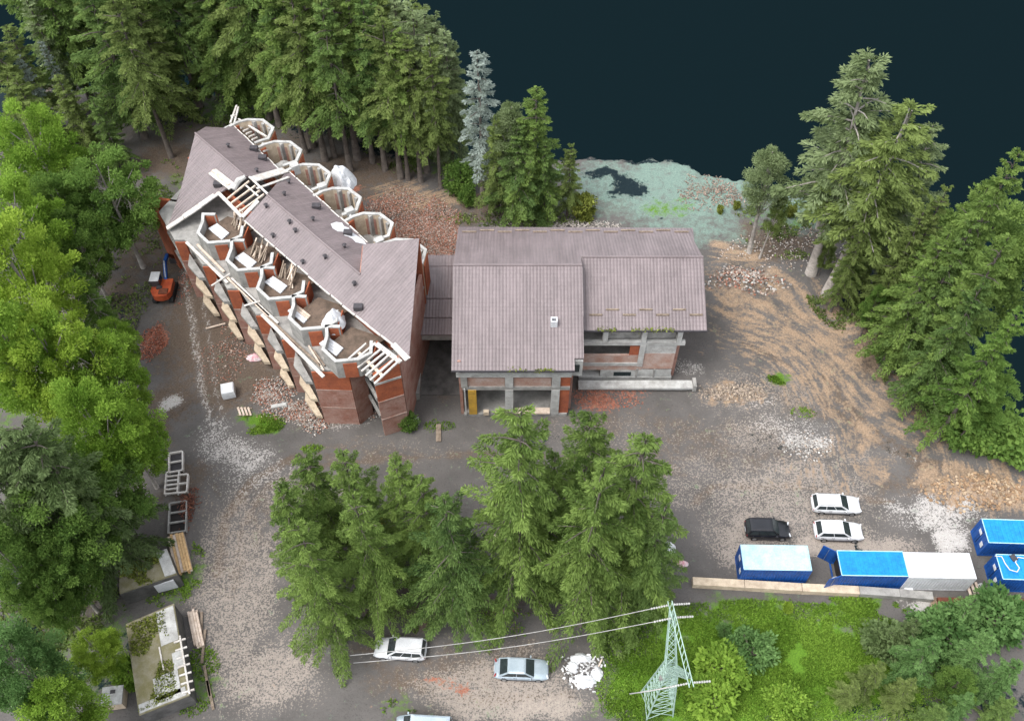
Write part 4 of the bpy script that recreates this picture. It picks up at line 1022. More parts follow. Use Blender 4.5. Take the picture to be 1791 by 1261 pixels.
car((1467, 927), R(-2), 'car_white', 'white hatchback with a dark sloping rear window beside the black car', kind='hatch', L=4.5)
car((1343, 924), R(-1), 'car_black', 'black compact car parked behind the pale blue container', kind='suv', L=4.15, Hc=1.6)
car((912, 1168), R(-2), 'car_silver', 'silver blue saloon car in the lower yard', kind='sedan', L=4.65)
car((700, 1133), R(176), 'car_white', 'white off road car half hidden by spruce boughs under the wires', kind='suv', L=4.5, Hc=1.7)
car((741, 1272), R(177), 'car_silver', 'pale silver van cut by the bottom edge of the photo', kind='van', L=4.6, Hc=1.85, Wd=1.85)

# ================================================================== EXCAVATOR
def excavator():
    c = un(291, 515, 0); g = gz(c.x, c.y)
    r = thing('excavator', (0, 0, 0), 'orange excavator with a white cab roof and its arm reaching away up the track', 'excavator')
    for sx in (-1, 1):
        t_ = MB(); prof = []
        for k in range(20):
            a = 2 * math.pi * k / 20; prof.append((math.cos(a) * .38 + (1.15 if math.cos(a) > 0 else -1.15), math.sin(a) * .38 + .38))
        for y, z in prof: t_.v += [Vector((sx * .95 - .25, y, z)), Vector((sx * .95 + .25, y, z))]
        for k in range(20): a, b = 2 * k, 2 * ((k + 1) % 20); t_.f.append((a, a + 1, b + 1, b))
        t_.f.append(tuple(2 * k for k in reversed(range(20)))); t_.f.append(tuple(2 * k + 1 for k in range(20)))
        tr = t_.build('track', 'tyre', r)
        for k in range(9): MB().box((sx * .95, -1.2 + .3 * k, .775), (.54, .10, .05)).build('track_pad', 'metal_dark', tr)
    MB().box((0, 0, .6), (1.4, 1.6, .35)).build('undercarriage', 'metal_dark', r)
    MB().tube([(0, 0, .75), (0, 0, .95)], .6, 14).build('turntable', 'metal_dark', r)
    hs = MB(); pl = [(-1.15, -1.0), (-.8, -1.65), (-.3, -1.85), (.3, -1.85), (.8, -1.65), (1.15, -1.0), (1.15, .9), (-1.15, .9)]
    hs.prism([(x, y, 1.75) for x, y in pl], .8); bd = hs.build('engine_housing', 'orange', r)
    MB().box((.35, -1.1, 1.82), (1.0, .8, .16)).build('engine_cover', 'rust', bd)
    MB().box((-.2, -.55, 1.86), (.6, .4, .2)).build('exhaust_grille', 'metal_dark', bd)
    cb = MB(); cb.prism([(-1.1, -.35, 2.75), (-.15, -.35, 2.75), (-.15, 1.0, 2.75), (-1.1, 1.0, 2.75)], .99); cbo = cb.build('cab', 'metal_dark', r)
    MB().box((-.625, .33, 2.80), (1.05, 1.45, .09)).build('cab_roof', 'white', cbo)
    MB().box((-.625, 1.006, 2.3), (.8, .02, .7)).build('cab_window', 'glass', cbo); MB().box((-1.106, .33, 2.3), (.02, 1.1, .7)).build('cab_window', 'glass', cbo)
    MB().box((-.14, .33, 2.3), (.02, 1.1, .7)).build('cab_window', 'glass', cbo)
    MB().beam((.25, .8, 1.4), (.25, 2.4, 3.0), .35, .45).beam((.25, 2.35, 3.0), (.25, 3.7, 2.9), .32, .42).build('boom', 'blue_dark', r)
    MB().beam((.25, 3.6, 3.05), (.25, 4.9, 1.2), .26, .34).build('stick', 'rust', r)
    MB().tube([(.25, 1.0, 1.9), (.25, 2.3, 3.4)], .08, 8).build('boom_cylinder', 'rim', r)
    bk = MB()
    bk.add([(-.2, 4.6, 1.2), (.7, 4.6, 1.2), (.7, 5.3, 1.1), (-.2, 5.3, 1.1), (-.2, 4.5, .5), (.7, 4.5, .5), (.7, 5.1, .3), (-.2, 5.1, .3)], [(3, 2, 1, 0), (4, 5, 6, 7), (0, 1, 5, 4), (1, 2, 6, 5), (2, 3, 7, 6), (3, 0, 4, 7)])
    bk.build('bucket', 'metal_dark', r)
    r.location = (c.x, c.y, g); r.rotation_euler = (0, 0, R(2)); r.scale = (.95, .95, .95)
excavator()

# ================================================================== YARD CLUTTER
# bulk bag
p = un(402, 690); g = gz(p.x, p.y)
mb = MB()
for k, (z, s) in enumerate(((0, .60), (.15, .66), (.7, .68), (1.12, .65), (1.22, .52), (1.2, .1))):
    for j in range(12):
        a = 2 * math.pi * (j + .5) / 12; q = s / max(abs(math.cos(a)), abs(math.sin(a))) ** .97
        mb.v.append(Vector((p.x + math.cos(a + .25) * q, p.y + math.sin(a + .25) * q, g + z)))
for i in range(5):
    for j in range(12): mb.f.append((i * 12 + j, i * 12 + (j + 1) % 12, (i + 1) * 12 + (j + 1) % 12, (i + 1) * 12 + j))
mb.f.append(tuple(60 + j for j in range(12)))
single(mb, 'bulk_bag', 'white', 'full white bulk bag standing on the track beside the brick wing', 'bag')
# pallet beside the weeds
p = un(428, 720, .1); root = thing('pallet', (p.x, p.y, gz(p.x, p.y)), 'small slatted timber pallet at the edge of the green weeds', 'pallet')
for k in range(4): MB().box((p.x - .55 + .35 * k, p.y, gz(p.x, p.y) + .16), (.2, 1.1, .05), R(25)).build('slat', 'plank', root)
for k in (-1, 1): MB().box((p.x, p.y + .42 * k, gz(p.x, p.y) + .07), (1.3, .1, .12), R(0)).build('bearer', 'plank_dark', root)
# concrete block lying at the debris
p = un(488, 710, .15); single(MB().box(p, (1.6, .4, .35), R(12)), 'concrete_beam', 'concrete_pale', 'short broken concrete beam on the debris below the brick wing', 'beam')
p = un(375, 572, .1); single(MB().beam(un(360, 575, .2), un(394, 566, .2), .16, .14), 'log', 'plank', 'thin pale log lying on the ground in front of the brick wing', 'log')
p = un(446, 625); tarp((446, 626), .05, .9, .5, .5, 'pink and white sack dumped at the foot of the brick wing', 41, 'sack', 'pink')
# AC box and bush at the corner
single(MB().box(un(728, 737, .45), (.55, .4, .9), R(6)), 'white_cabinet', 'white', 'small white cabinet beside the green bush at the brick corner', 'cabinet')
single(MB().beam(un(767, 742, .12), un(767, 772, .12), .5, .12), 'plank', 'plank_dark', 'dark plank lying in front of the open passage', 'plank')
# lower-left: sheds
def flat_shed(name, quad, h, label, mat, moss_n, seed):
    pts = [un(x, y, h) for x, y in quad]; c = sum(pts, Vector()) / 4; base = Vector((c.x, c.y, 0))
    r = thing(name, base, label, 'shed')
    MB().prism(pts, .22).build('roof', mat, r)
    ins = [q.lerp(c, .05) for q in pts]
    MB().wall([Vector((q.x, q.y, 0)) for q in ins], -.5, h - .22, .25, True).build('wall', 'concrete_dark', r)
    rr = np.random.default_rng(seed); a, b, c_, d = [np.array(q) for q in pts]
    u = rr.uniform(.02, .78, moss_n * 6) if len(quad) == 4 else None; v = rr.uniform(.03, .97, moss_n * 6)
    P_ = (a[None] * (1 - u)[:, None] + b[None] * u[:, None]) * (1 - v)[:, None] + (d[None] * (1 - u)[:, None] + c_[None] * u[:, None]) * v[:, None]
    keep = vnoise(P_[:, 0], P_[:, 1], .7, seed) > .47; P_ = P_[keep][:moss_n]
    D = nrm(rr.normal(size=P_.shape) + np.array([0, 0, .6])); V = leaf_quads(P_, D, rr.uniform(.12, .32, len(P_)), rr.uniform(.10, .2, len(P_)), rr)
    me = quads_mesh('roof_moss', V - np.array(base), rr.uniform(0, 1, len(P_))); me.materials.append(M['moss'])
    o = bpy.data.objects.new('roof_moss', me); COL.objects.link(o); o.parent = r; o['kind'] = 'stuff'; WL[o.name] = base
    return r, pts
s1, q1 = flat_shed('flat_roof_shed', [(208, 990), (292, 960), (309, 1003), (209, 1037)], 2.4, 'upper low shed with a mossy flat roof beside the stacked orange lumber', 'moss_roof', 1500, 51)
def on_quad(pts, u, v, dz=0.): return (pts[0].lerp(pts[1], u)).lerp(pts[3].lerp(pts[2], u), v) + Vector((0, 0, dz))
MB().prism([on_quad(q1, .78, .02, .12), on_quad(q1, 1.0, .0, .12), on_quad(q1, 1.0, .98, .12), on_quad(q1, .80, .98, .12)], .1).build('metal_sheet', 'concrete_pale', s1)
single(MB().box(un(284, 1019, 1.0), (2.3, .95, 1.5), R(17)), 'white_trailer_box', 'cont_white', 'long white box standing along the front wall of the upper mossy shed', 'box')
single(MB().box(un(248, 1034, .7), (1.6, .5, 1.4), R(17)), 'low_wall', 'concrete', 'short grey wall stub left of the long white box', 'wall')
s2, q2 = flat_shed('flat_roof_shed', [(220, 1091), (304, 1055), (331, 1215), (243, 1250)], 2.6, 'larger lower shed with a half mossy flat roof and bare joist ends', 'moss_roof', 2600, 52)
for u0, u1, v0, v1 in ((.62, .98, .02, .40), (.80, 1.0, .52, .70), (.36, .86, .70, .94), (.02, .95, .90, .99)):
    MB().prism([on_quad(q2, u0, v0, .06), on_quad(q2, u1, v0, .06), on_quad(q2, u1, v1, .06), on_quad(q2, u0, v1, .06)], .055).build('pale_screed', 'concrete_pale', s2)
for k in range(7):
    v = .42 + .09 * k
    MB().beam(on_quad(q2, .88, v, .1), on_quad(q2, 1.12, v + .01, .1), .14, .14).build('joist', 'plank_white', s2)
MB().beam(on_quad(q2, 1.02, .38, .2), on_quad(q2, 1.02, 1.0, .2), .14, .14).build('edge_beam', 'plank_white', s2)
MB().beam(on_quad(q2, .58, .40, .08), on_quad(q2, .60, .66, .08), .12, .08).build('roof_batten', 'plank_white', s2)
hut = thing('concrete_hut', un(196, 1220, 0), 'small pale concrete block hut in the greenery at the lower left', 'hut')
pc = un(196, 1216, 1.6)
MB().box((pc.x, pc.y, .8), (1.5, 1.35, 1.4), R(8)).build('wall', 'beige', hut); MB().box((pc.x, pc.y, 1.58), (1.7, 1.55, .16), R(8)).build('roof', 'concrete_pale', hut); MB().box((pc.x, pc.y + .3, 1.67), (.4, .3, .06), R(8)).build('hatch', 'metal_dark', hut)
# lumber stacks
def stack(a, b, n, w, layers, mat, label, name='lumber_stack', gap=.03, seed=1):
    A, B = un(*a), un(*b); A.z = gz(A.x, A.y); B.z = gz(B.x, B.y); r = thing(name, (A + B) / 2, label, 'lumber', 'stacks of lumber along the track'); rr = random.Random(seed)
    d = (B - A).normalized(); x = Vector((-d.y, d.x, 0)); bw = w / n
    for l in range(layers):
        for k in range(n):
            o = x * ((k - (n - 1) / 2) * bw) + Vector((0, 0, .1 + l * .16)); j = d * rr.uniform(-.25, .25)
            if rr.random() < .12 and l == layers - 1: continue
            MB().beam(A + o + j, B + o + j, bw - gap, .15).build('board', mat if rr.random() < .8 else 'plank', r)
    return r
stack((309, 938), (324, 1002), 6, 1.5, 4, 'lumber', 'stack of orange boards beside the upper mossy shed', seed=3)
stack((338, 1072), (350, 1130), 4, .9, 3, 'plank', 'narrow stack of pale boards beside the larger lower shed', seed=4)
p = un(328, 890, .3)
def heap(px, rx, ry, hgt, n, size, cols, label, name, cat, seed, kind=None, z=0.):
    """pile of loose pieces as one uncountable heap"""
    n = int(n * 2.2); r = np.random.default_rng(seed); c = un(px[0], px[1], z); e1 = un(px[0] + rx, px[1], z); e2 = un(px[0], px[1] - ry, z); ax, ay = abs(e1.x - c.x), abs(e2.y - c.y)
    a = r.uniform(0, 2 * math.pi, n); q = r.uniform(0, 1, n) ** .62; lob = .55 + .95 * vnoise(np.cos(a) * 2.2 + 50, np.sin(a) * 2.2 + 50, 1.0, seed); x = c.x + np.cos(a) * q * ax * lob + r.normal(0, .25, n); y = c.y + np.sin(a) * q * ay * lob + r.normal(0, .25, n)
    z_ = gz_np(x, y) + z + hgt * (1 - q ** 1.5) * r.uniform(.5, 1, n) + .03
    dims = .58 * np.array(size)[None] * r.uniform(.6, 1.3, (n, 3)); V = []; C = []
    base = np.array([[-1, -1, -1], [1, -1, -1], [1, 1, -1], [-1, 1, -1], [-1, -1, 1], [1, -1, 1], [1, 1, 1], [-1, 1, 1]]) / 2.
    fc = [(4, 5, 6, 7), (0, 1, 5, 4), (1, 2, 6, 5), (2, 3, 7, 6), (3, 0, 4, 7)]
    cols = np.array(cols)
    for i in range(n):
        m_ = np.array((Matrix.Rotation(r.uniform(0, 6.28), 3, 'Z') @ Matrix.Rotation(r.normal() * .45, 3, 'X') @ Matrix.Rotation(r.normal() * .45, 3, 'Y')))
        b_ = (base * dims[i]) @ m_.T + np.array([x[i], y[i], z_[i]])
        cc = cols[r.integers(len(cols))] * r.uniform(.7, 1.15)
        for f_ in fc: V.append(b_[list(f_)]); C.append(cc)
    me = quads_mesh(name, np.array(V) - np.array([c.x, c.y, 0]), rgb=np.array(C)); me.materials.append(M['tint'])
    o = bpy.data.objects.new(name, me); COL.objects.link(o); o.location = (c.x, c.y, 0)
    tag(o, label, cat, None, kind or 'stuff'); return o
BR = [(.33, .10, .055), (.28, .085, .05), (.38, .16, .10), (.24, .13, .10)]
RB_ = [(.34, .15, .10), (.28, .165, .125), (.38, .235, .18), (.20, .13, .10), (.28, .23, .20), (.17, .11, .08), (.40, .33, .28), (.30, .12, .075)]
GR = [(.42, .40, .37), (.30, .28, .26), (.52, .50, .47), (.22, .20, .18), (.36, .28, .22)]
heap((270, 600), 22, 27, .5, 420, (.26, .14, .10), BR, 'heap of broken red bricks beside the track', 'brick_heap', 'rubble', 61)
heap((757, 415), 62, 50, .35, 2600, (.26, .16, .12), RB_, 'wide spread of pinkish rubble between the brick wing and the hall', 'rubble', 'rubble', 62)
heap((690, 372), 60, 34, .2, 900, (.26, .16, .10), RB_, 'scattered rubble behind the back row of bays', 'rubble', 'rubble', 63)
heap((555, 722), 80, 26, .25, 1100, (.26, .17, .12), GR + RB_, 'grey building debris along the foot of the brick wing', 'debris', 'debris', 64)
heap((475, 690), 36, 26, .2, 420, (.26, .17, .12), GR + RB_, 'small debris spread at the middle of the brick wing', 'debris', 'debris', 65)
heap((405, 615), 46, 46, .08, 260, (.24, .14, .08), RB_, 'loose broken tile on the ground in front of the brick wing', 'debris', 'debris', 66)
heap((1300, 490), 70, 22, .30, 190, (.42, .30, .20), GR + RB_ + [(.50, .48, .45)], 'row of pale stones beyond the east end of the hall', 'stones', 'stones', 67)
heap((1290, 690), 60, 14, .2, 200, (.35, .25, .15), [(.36, .29, .22), (.30, .24, .19), (.22, .18, .145)], 'clods of pale clay beside the terrace edge', 'clods', 'soil', 68)
heap((1420, 780), 45, 20, .05, 130, (.25, .2, .08), GR, 'scatter of pale stones in the middle of the yard', 'stones', 'stones', 69)
heap((1715, 860), 90, 28, .1, 170, (.5, .35, .15), [(.34, .225, .13), (.26, .165, .095), (.36, .27, .18)], 'clods of orange earth at the right edge of the yard', 'clods', 'soil', 70)
heap((1390, 430), 110, 30, .1, 300, (.3, .2, .1), [(.2, .15, .11), (.34, .27, .22), (.5, .46, .42)], 'twigs and stones on the brown bank beyond the hall', 'debris', 'debris', 71)
heap((328, 888), 13, 32, .7, 220, (.35, .12, .08), [(.15, .05, .03), (.10, .035, .025), (.21, .08, .045)], 'rust red scrap heap beside the lumber yard', 'scrap_heap', 'scrap', 72)
heap((1050, 698), 60, 18, .05, 260, (.25, .12, .06), BR, 'thin scatter of red brick chips in front of the terrace edge', 'brick_chips', 'rubble', 73)
heap((330, 480), 14, 46, .06, 120, (.24, .12, .06), BR, 'red brick chips along the far foot of the brick wing', 'brick_chips', 'rubble', 74)
for k_, (x_, y_, l_) in enumerate(((496, 268, 'second'), (541, 306, 'third'), (590, 350, 'fourth'), (636, 392, 'fifth'))):
    heap((x_, y_), 14, 9, .3, 45, (.55, .16, .10), [(.40, .30, .20), (.30, .27, .24), (.48, .44, .40), (.26, .12, .08)], 'broken boards and rubble on the floor of the %s back bay' % l_, 'bay_debris', 'debris', 120 + k_, z=8.4)
heap((1250, 338), 60, 24, .1, 240, (.5, .14, .08), [(.22, .15, .11), (.34, .25, .20), (.16, .12, .10)], 'brown brushwood on the pale teal far slope', 'brushwood', 'debris', 76)
heap((1000, 395), 120, 8, .15, 200, (.5, .12, .10), [(.4, .36, .32), (.3, .27, .24), (.5, .46, .42)], 'line of pale branches behind the hall roof', 'brushwood', 'debris', 75)
# lattice frames left by the road
def frames(px, rz, w, l, label, n=4, mat='plank_white', solid=None):
    p_ = un(px[0], px[1], 0); g_ = gz(p_.x, p_.y); r = thing('frame_stack', (0, 0, 0), label, 'frame', 'grey frames along the track')
    for sx in (-1, 1): MB().box((sx * w / 2, 0, .35), (.13, l, .5)).build('side_rail', mat, r)
    for k in range(n): MB().box((0, -l / 2 + l * k / (n - 1), .5), (w - .14, .13, .2)).build('cross_rail', mat, r)
    if solid: MB().box((0, 0, .2), (w - .2, l - .2, .2)).build('base_panel', solid, r)
    r.location = (p_.x, p_.y, g_); r.rotation_euler = (0, 0, rz)
frames((310, 812), R(12), 1.3, 2.2, 'pale rectangular frame at the top of the row beside the track', 3, solid='metal_dark')
frames((303, 848), R(8), 1.2, 2.4, 'slatted grey frame below the topmost pale frame', 6)
frames((322, 850), R(8), .9, 2.0, 'narrow grey frame beside the slatted frame', 3)
frames((313, 908), R(10), 1.6, 3.2, 'dark trough with a pale edge board below the rusty heap', 4, 'concrete', solid='dark')
for i, (x, y, a) in enumerate(((352, 1100, 80), (356, 1130, 84), (362, 1190, 70), (368, 1215, 68))):
    p_ = un(x, y, .12); d = Vector((math.cos(R(-a)), math.sin(R(-a)), 0)) * (1.6 - .1 * i)
    single(MB().beam(p_ - d, p_ + d, .22, .14), 'edge_timber', 'plank_dark', ['grey timber lying right of the narrow pale lumber stack', 'second grey timber beside the narrow pale lumber stack', 'long grey timber on the verge beside the larger shed', 'lowest grey timber on the verge near the bottom of the photo'][i], 'timber', 'timbers on the verge')
# white junk pile in the lower yard
jr = random.Random(5)
jn = ['torn white sheet on top of the junk pile near the silver car', 'white sack at the left of the junk pile near the silver car', 'big white sack at the bottom of the junk pile near the silver car', 'white sack at the right of the junk pile near the silver car']
for (x, y, sx, sy, h_), lab, k in zip(((1016, 1152, .9, .5, .5), (1002, 1166, .6, .55, .45), (1022, 1190, 1.0, .65, .55), (1043, 1176, .55, .65, .4)), jn, range(4)):
    q = un(x, y, 0); tarp((x, y), gz(q.x, q.y) + .02, sx, sy, h_, lab, 80 + k, 'white_sack', 'white')
heap((1022, 1172), 30, 26, .4, 120, (.4, .3, .06), [(.10, .09, .09), (.55, .55, .55), (.16, .15, .14), (.7, .7, .7)], 'mixed scrap under the white sacks near the silver car', 'scrap_heap', 'scrap', 90)
single(MB().beam(un(1047, 1165, .7), un(1053, 1152, 1.0), .1, .08), 'stick', 'plank', 'thin stick leaning from the white junk pile', 'stick')
# things glimpsed between the front spruces
for (a, b, z, w, mt, lab) in (((663, 897), (671, 921), 1.0, .35, 'yellow', 'upright yellow beam between the left front spruces'), ((658, 962), (672, 961), .8, .4, 'yellow', 'short yellow beam end under the left front spruces'), ((545, 975), (585, 971), .6, .2, 'yellow', 'long yellow rail under the leftmost front spruces'), ((848, 940), (890, 943), .8, .7, 'plank', 'pale planks glimpsed under the tallest front spruce'), ((985, 921), (1003, 919), .8, .5, 'plank', 'short pale plank under the middle front spruces')):
    single(MB().beam(un(a[0], a[1], z), un(b[0], b[1], z), w, .3), 'site_beam', mt, lab, 'beam', 'beams under the front spruces')
for i, (x, y, s, mt, lab) in enumerate(((973, 944, .9, 'white', 'white sack glimpsed under the middle front spruces'), (1165, 958, .9, 'white', 'white sack glimpsed behind the rightmost front spruce'), (1106, 982, .8, 'pink', 'pink sack glimpsed under the right front spruces'), (1194, 986, .5, 'pink', 'small pink sack at the right edge of the front spruces'), (590, 990, .8, 'white', 'white sack under the left front spruces'), (640, 985, .9, 'white', 'white sack glimpsed below the yellow beam'), (812, 928, .7, 'white', 'white sack at the left foot of the tallest front spruce'))):
    q = un(x, y, 0); tarp((x, y), gz(q.x, q.y) + .02, s, s * .7, s * .7, lab, 100 + i, 'sack', mt)
# small solitary things
p_ = un(1181, 264, 0)

# ================================================================== PYLON AND WIRES
def pylon():
    b = un(1148, 1232, 0); g = gz(b.x, b.y)
    r = thing('lattice_pylon', (b.x, b.y, g), 'pale green steel lattice pylon on the grass at the end of the wires', 'pylon')
    Hb, Ht = 9.5, 14.2; a = R(8)
    ca, sa = math.cos(a), math.sin(a)
    def W_(x, y, z): return Vector((b.x + x * ca - y * sa, b.y + x * sa + y * ca, g + z))
    def hwz(z): return 1.15 + (.42 - 1.15) * z / Hb
    cor = ((-1, -1), (1, -1), (1, 1), (-1, 1))
    for sx, sy in cor:
        MB().beam(W_(sx * 1.15, sy * 1.15, -.3), W_(sx * .42, sy * .42, Hb), .10, .10).build('leg', 'pylon', r)
    lv = [0.3, 1.7, 3.0, 4.2, 5.3, 6.3, 7.2, 8.0, 8.8, Hb]
    for k in range(len(lv) - 1):
        z0, z1 = lv[k], lv[k + 1]; mb = MB()
        for i in range(4):
            (x0, y0), (x1, y1) = cor[i], cor[(i + 1) % 4]
            mb.beam(W_(x0 * hwz(z0), y0 * hwz(z0), z0), W_(x1 * hwz(z1), y1 * hwz(z1), z1), .045, .045)
            mb.beam(W_(x1 * hwz(z0), y1 * hwz(z0), z0), W_(x0 * hwz(z1), y0 * hwz(z1), z1), .045, .045)
            mb.beam(W_(x0 * hwz(z1), y0 * hwz(z1), z1), W_(x1 * hwz(z1), y1 * hwz(z1), z1), .045, .045)
        mb.build('brace_tier', 'pylon', r)
    # forked head: two lattice arms along the y axis and a tie beam
    for sy, ye, name in ((1, 2.6, 'head_arm'), (-1, -2.6, 'head_arm')):
        mb = MB(); n = 6; A0 = [W_(-.42, sy * .05, Hb), W_(.42, sy * .05, Hb), W_(.42, sy * .45, Hb), W_(-.42, sy * .45, Hb)]
        T0 = [W_(-.16, ye - sy * .25, Ht), W_(.16, ye - sy * .25, Ht), W_(.16, ye, Ht), W_(-.16, ye, Ht)]
        for i in range(4): mb.beam(A0[i], T0[i], .07, .07)
        for k in range(n):
            for i in range(4):
                j = (i + 1) % 4
                mb.beam(A0[i].lerp(T0[i], k / n), A0[j].lerp(T0[j], (k + 1) / n), .04, .04); mb.beam(A0[j].lerp(T0[j], k / n), A0[i].lerp(T0[i], (k + 1) / n), .04, .04)
        mb.build(name, 'pylon', r)
    mb = MB(); mb.beam(W_(-.16, -3.2, Ht), W_(-.16, 3.2, Ht), .06, .06); mb.beam(W_(.16, -3.2, Ht), W_(.16, 3.2, Ht), .06, .06)
    for k in range(12): y = -3.1 + 6.2 * k / 12; mb.beam(W_(-.16, y, Ht), W_(.16, y + .5, Ht), .04, .04)
    mb.build('cross_arm', 'pylon', r)
    tips = []
    for y in (-2.9, 1.9, 2.9):
        for sx in (-1, 1):
            mb = MB(); p0 = W_(sx * .2, y, Ht); p1 = W_(sx * 1.5, y, Ht - .25)
            for k in range(7): q = p0.lerp(p1, (k + .5) / 7); d = (p1 - p0).normalized() * .05; mb.tube([q - d, q + d], .085, 8)
            mb.tube([p0, p1], .03, 6); mb.build('insulator', 'insul', r)
            tips.append((sx, y, p1))
    # plates around the waist
    MB().box(W_(-.55, -.2, 7.4), (.35, .3, .5)).build('junction_box', 'concrete', r)
    return r, tips, W_
py, tips, PW = pylon()
wl = ['upper wire running left from the pylon through the spruces', 'lower wire running left from the pylon over the white car', 'front wire stub hanging from the near arm of the pylon']
ends = [(612, 1146), (618, 1159), None]
for (sx, y, p1), e, lab in zip([t_ for t_ in tips if t_[0] < 0 and t_[1] > 0][::-1], ends, wl):
    q = un_y(e[0], e[1], p1.y - 4.0)
    pts = [p1.lerp(q, k / 24) + Vector((0, 0, -1.1 * math.sin(math.pi * k / 24))) for k in range(25)]
    single(MB().tube(pts, .028, 6), 'power_wire', 'wire', lab, 'wire', 'wires of the pylon', smooth=True, loc=p1)
t3 = [t_ for t_ in tips if t_[0] < 0 and t_[1] < 0][0][2]
q = t3 + Vector((-2.8, -.4, -.2)); single(MB().tube([t3, t3.lerp(q, .5) + Vector((0, 0, -.1)), q], .045, 6), 'power_wire', 'wire', wl[2], 'wire', 'wires of the pylon', smooth=True, loc=t3)

# ================================================================== VEGETATION
def frustum_trunk(h, r0, r1, seed, limbs=(), n=8):
    r = random.Random(seed); mb = MB(); k = 7; pts = []; rad = []
    for i in range(k):
        f_ = i / (k - 1); pts.append(Vector((math.sin(f_ * 3 + seed) * .10 * f_, math.cos(f_ * 2.3 + seed) * .10 * f_, h * f_))); rad.append(r0 + (r1 - r0) * f_ ** .8 + (.25 * r0 if i == 0 else 0))
    mb.tube(pts, rad, n)
    for a, b, q in limbs: mb.tube([a, (Vector(a) + Vector(b)) / 2 + Vector((0, 0, .15)), b], [q, q * .7, q * .3], 5, False)
    return mb
PROTO = {}
def mesh_of(mb, name, mat):
    me = bpy.data.meshes.new(name); me.from_pydata([tuple(v) for v in mb.v], [], mb.f); me.materials.append(M[mat]); me.shade_smooth(); return me
def make_spruce(key, seed, h=20., Rm=3.6, bare=.10, nwh=26, per=6, dens=1.0, droop=.55, hang=.5, top_shape=.8, Lq=.62, Wq=.20):
    r = np.random.default_rng(seed); P, D, Lh, Wh, T = [], [], [], [], []; limbs = []; asy = r.uniform(.05, .22); asz = r.uniform(0, 6.28)
    for w in range(nwh):
        t = bare + (1 - bare) * (w + r.uniform(-.3, .3)) / nwh; t = min(max(t, bare), .985)
        tt = (t - bare) / (1 - bare)
        Lb0 = Rm * ((1 - tt) ** top_shape) * (1 if tt > .12 else .72 + 2.3 * tt) + .22
        nb = per if tt < .85 else 5; a0 = r.uniform(0, 6.28)
        for b in range(nb):
            if r.random() < .16: continue
            az = a0 + 6.283 * b / nb + r.normal() * .2; L = Lb0 * r.uniform(.42, 1.35) * (1 + asy * math.cos(az - asz)); z0 = h * t + r.normal() * .15
            o = np.array([math.cos(az), math.sin(az), 0]); s = np.array([-o[1], o[0], 0])
            e1 = -.10 + .75 * tt + r.normal() * .10; e2 = droop * (1 - .55 * tt) * r.uniform(.7, 1.25)
            n = int((20 + 78 * L) * dens); u = r.uniform(.08, 1.0, n) ** .8; v = r.uniform(-1, 1, n)
            tw = .20 * L * (1.05 - u) + .12; x = L * u
            z = z0 + L * (e1 * u - e2 * u ** 2 + .20 * np.clip(u - .7, 0, 1))
            dn = np.abs(v) * tw * hang * r.uniform(.4, 1.2, n)
            p = o[None] * x[:, None] + s[None] * (v * tw)[:, None]; p[:, 2] = z - dn
            d = o[None] * r.uniform(.35, 1.0, n)[:, None] + s[None] * (v * .9 + r.normal(0, .25, n))[:, None]; d[:, 2] += -hang * r.uniform(.2, 1.3, n) + .25 * tt
            bt = r.uniform(0, .55)
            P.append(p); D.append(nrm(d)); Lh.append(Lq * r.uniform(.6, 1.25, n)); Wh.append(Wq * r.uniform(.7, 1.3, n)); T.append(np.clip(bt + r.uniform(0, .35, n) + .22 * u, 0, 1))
            if b % 2 == 0 and L > .8: limbs.append(((0, 0, z0), tuple(o * L * .8 + np.array([0, 0, z0 + L * (e1 * .8 - e2 * .64)])), .035 + .012 * L))
    P, D, Lh, Wh, T = map(np.concatenate, (P, D, Lh, Wh, T))
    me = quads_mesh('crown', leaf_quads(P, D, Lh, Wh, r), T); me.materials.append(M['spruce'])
    tm = mesh_of(frustum_trunk(h * .98, .30, .04, seed, limbs), 'trunk', 'bark')
    PROTO[key] = (me, tm, h)
def make_clumpy(key, seed, h=14., Rm=4.5, zc=.62, vz=.36, ncl=75, nl=150, Lq=.48, Wq=.30, cr=1.15, conic=0., flat=.6, limb_n=14, bark='bark'):
    r = np.random.default_rng(seed); P, D, T = [], [], []; limbs = []
    for c in range(ncl):
        d0 = nrm(r.normal(size=3)); rr = r.uniform(.35, 1.0) ** .6; z = zc + vz * d0[2] * rr
        tt = np.clip((z - (zc - vz)) / (2 * vz), 0, 1); rad = Rm * (1 - conic * tt) * r.uniform(.8, 1.15)
        cpos = np.array([d0[0] * rad * rr, d0[1] * rad * rr, h * z]); s = cr * r.uniform(.55, 1.25) * (1 - .35 * conic * tt)
        n = int(nl * s * r.uniform(.7, 1.2)); q = nrm(r.normal(size=(n, 3))) * (r.uniform(0, 1, n) ** .45)[:, None] * s; q[:, 2] *= flat
        P.append(cpos + q); out = nrm(np.array([cpos[0], cpos[1], .25 * h * .2])); D.append(nrm(nrm(q + 1e-6) * .6 + out * .55 + r.normal(size=(n, 3)) * .5 + np.array([0, 0, .08])))
        T.append(np.clip(r.uniform(0, .55) + r.uniform(0, .45, n), 0, 1))
        if c < limb_n: limbs.append(((0, 0, h * max(.25, z - .22)), tuple(cpos), .09))
    P, D, T = map(np.concatenate, (P, D, T)); n = len(P)
    me = quads_mesh('crown', leaf_quads(P, D, Lq * r.uniform(.6, 1.3, n), Wq * r.uniform(.7, 1.3, n), r), T); me.materials.append(M['leaf'])
    tm = mesh_of(frustum_trunk(h * (zc + vz * .7), .26, .06, seed, limbs), 'trunk', bark)
    PROTO[key] = (me, tm, h)
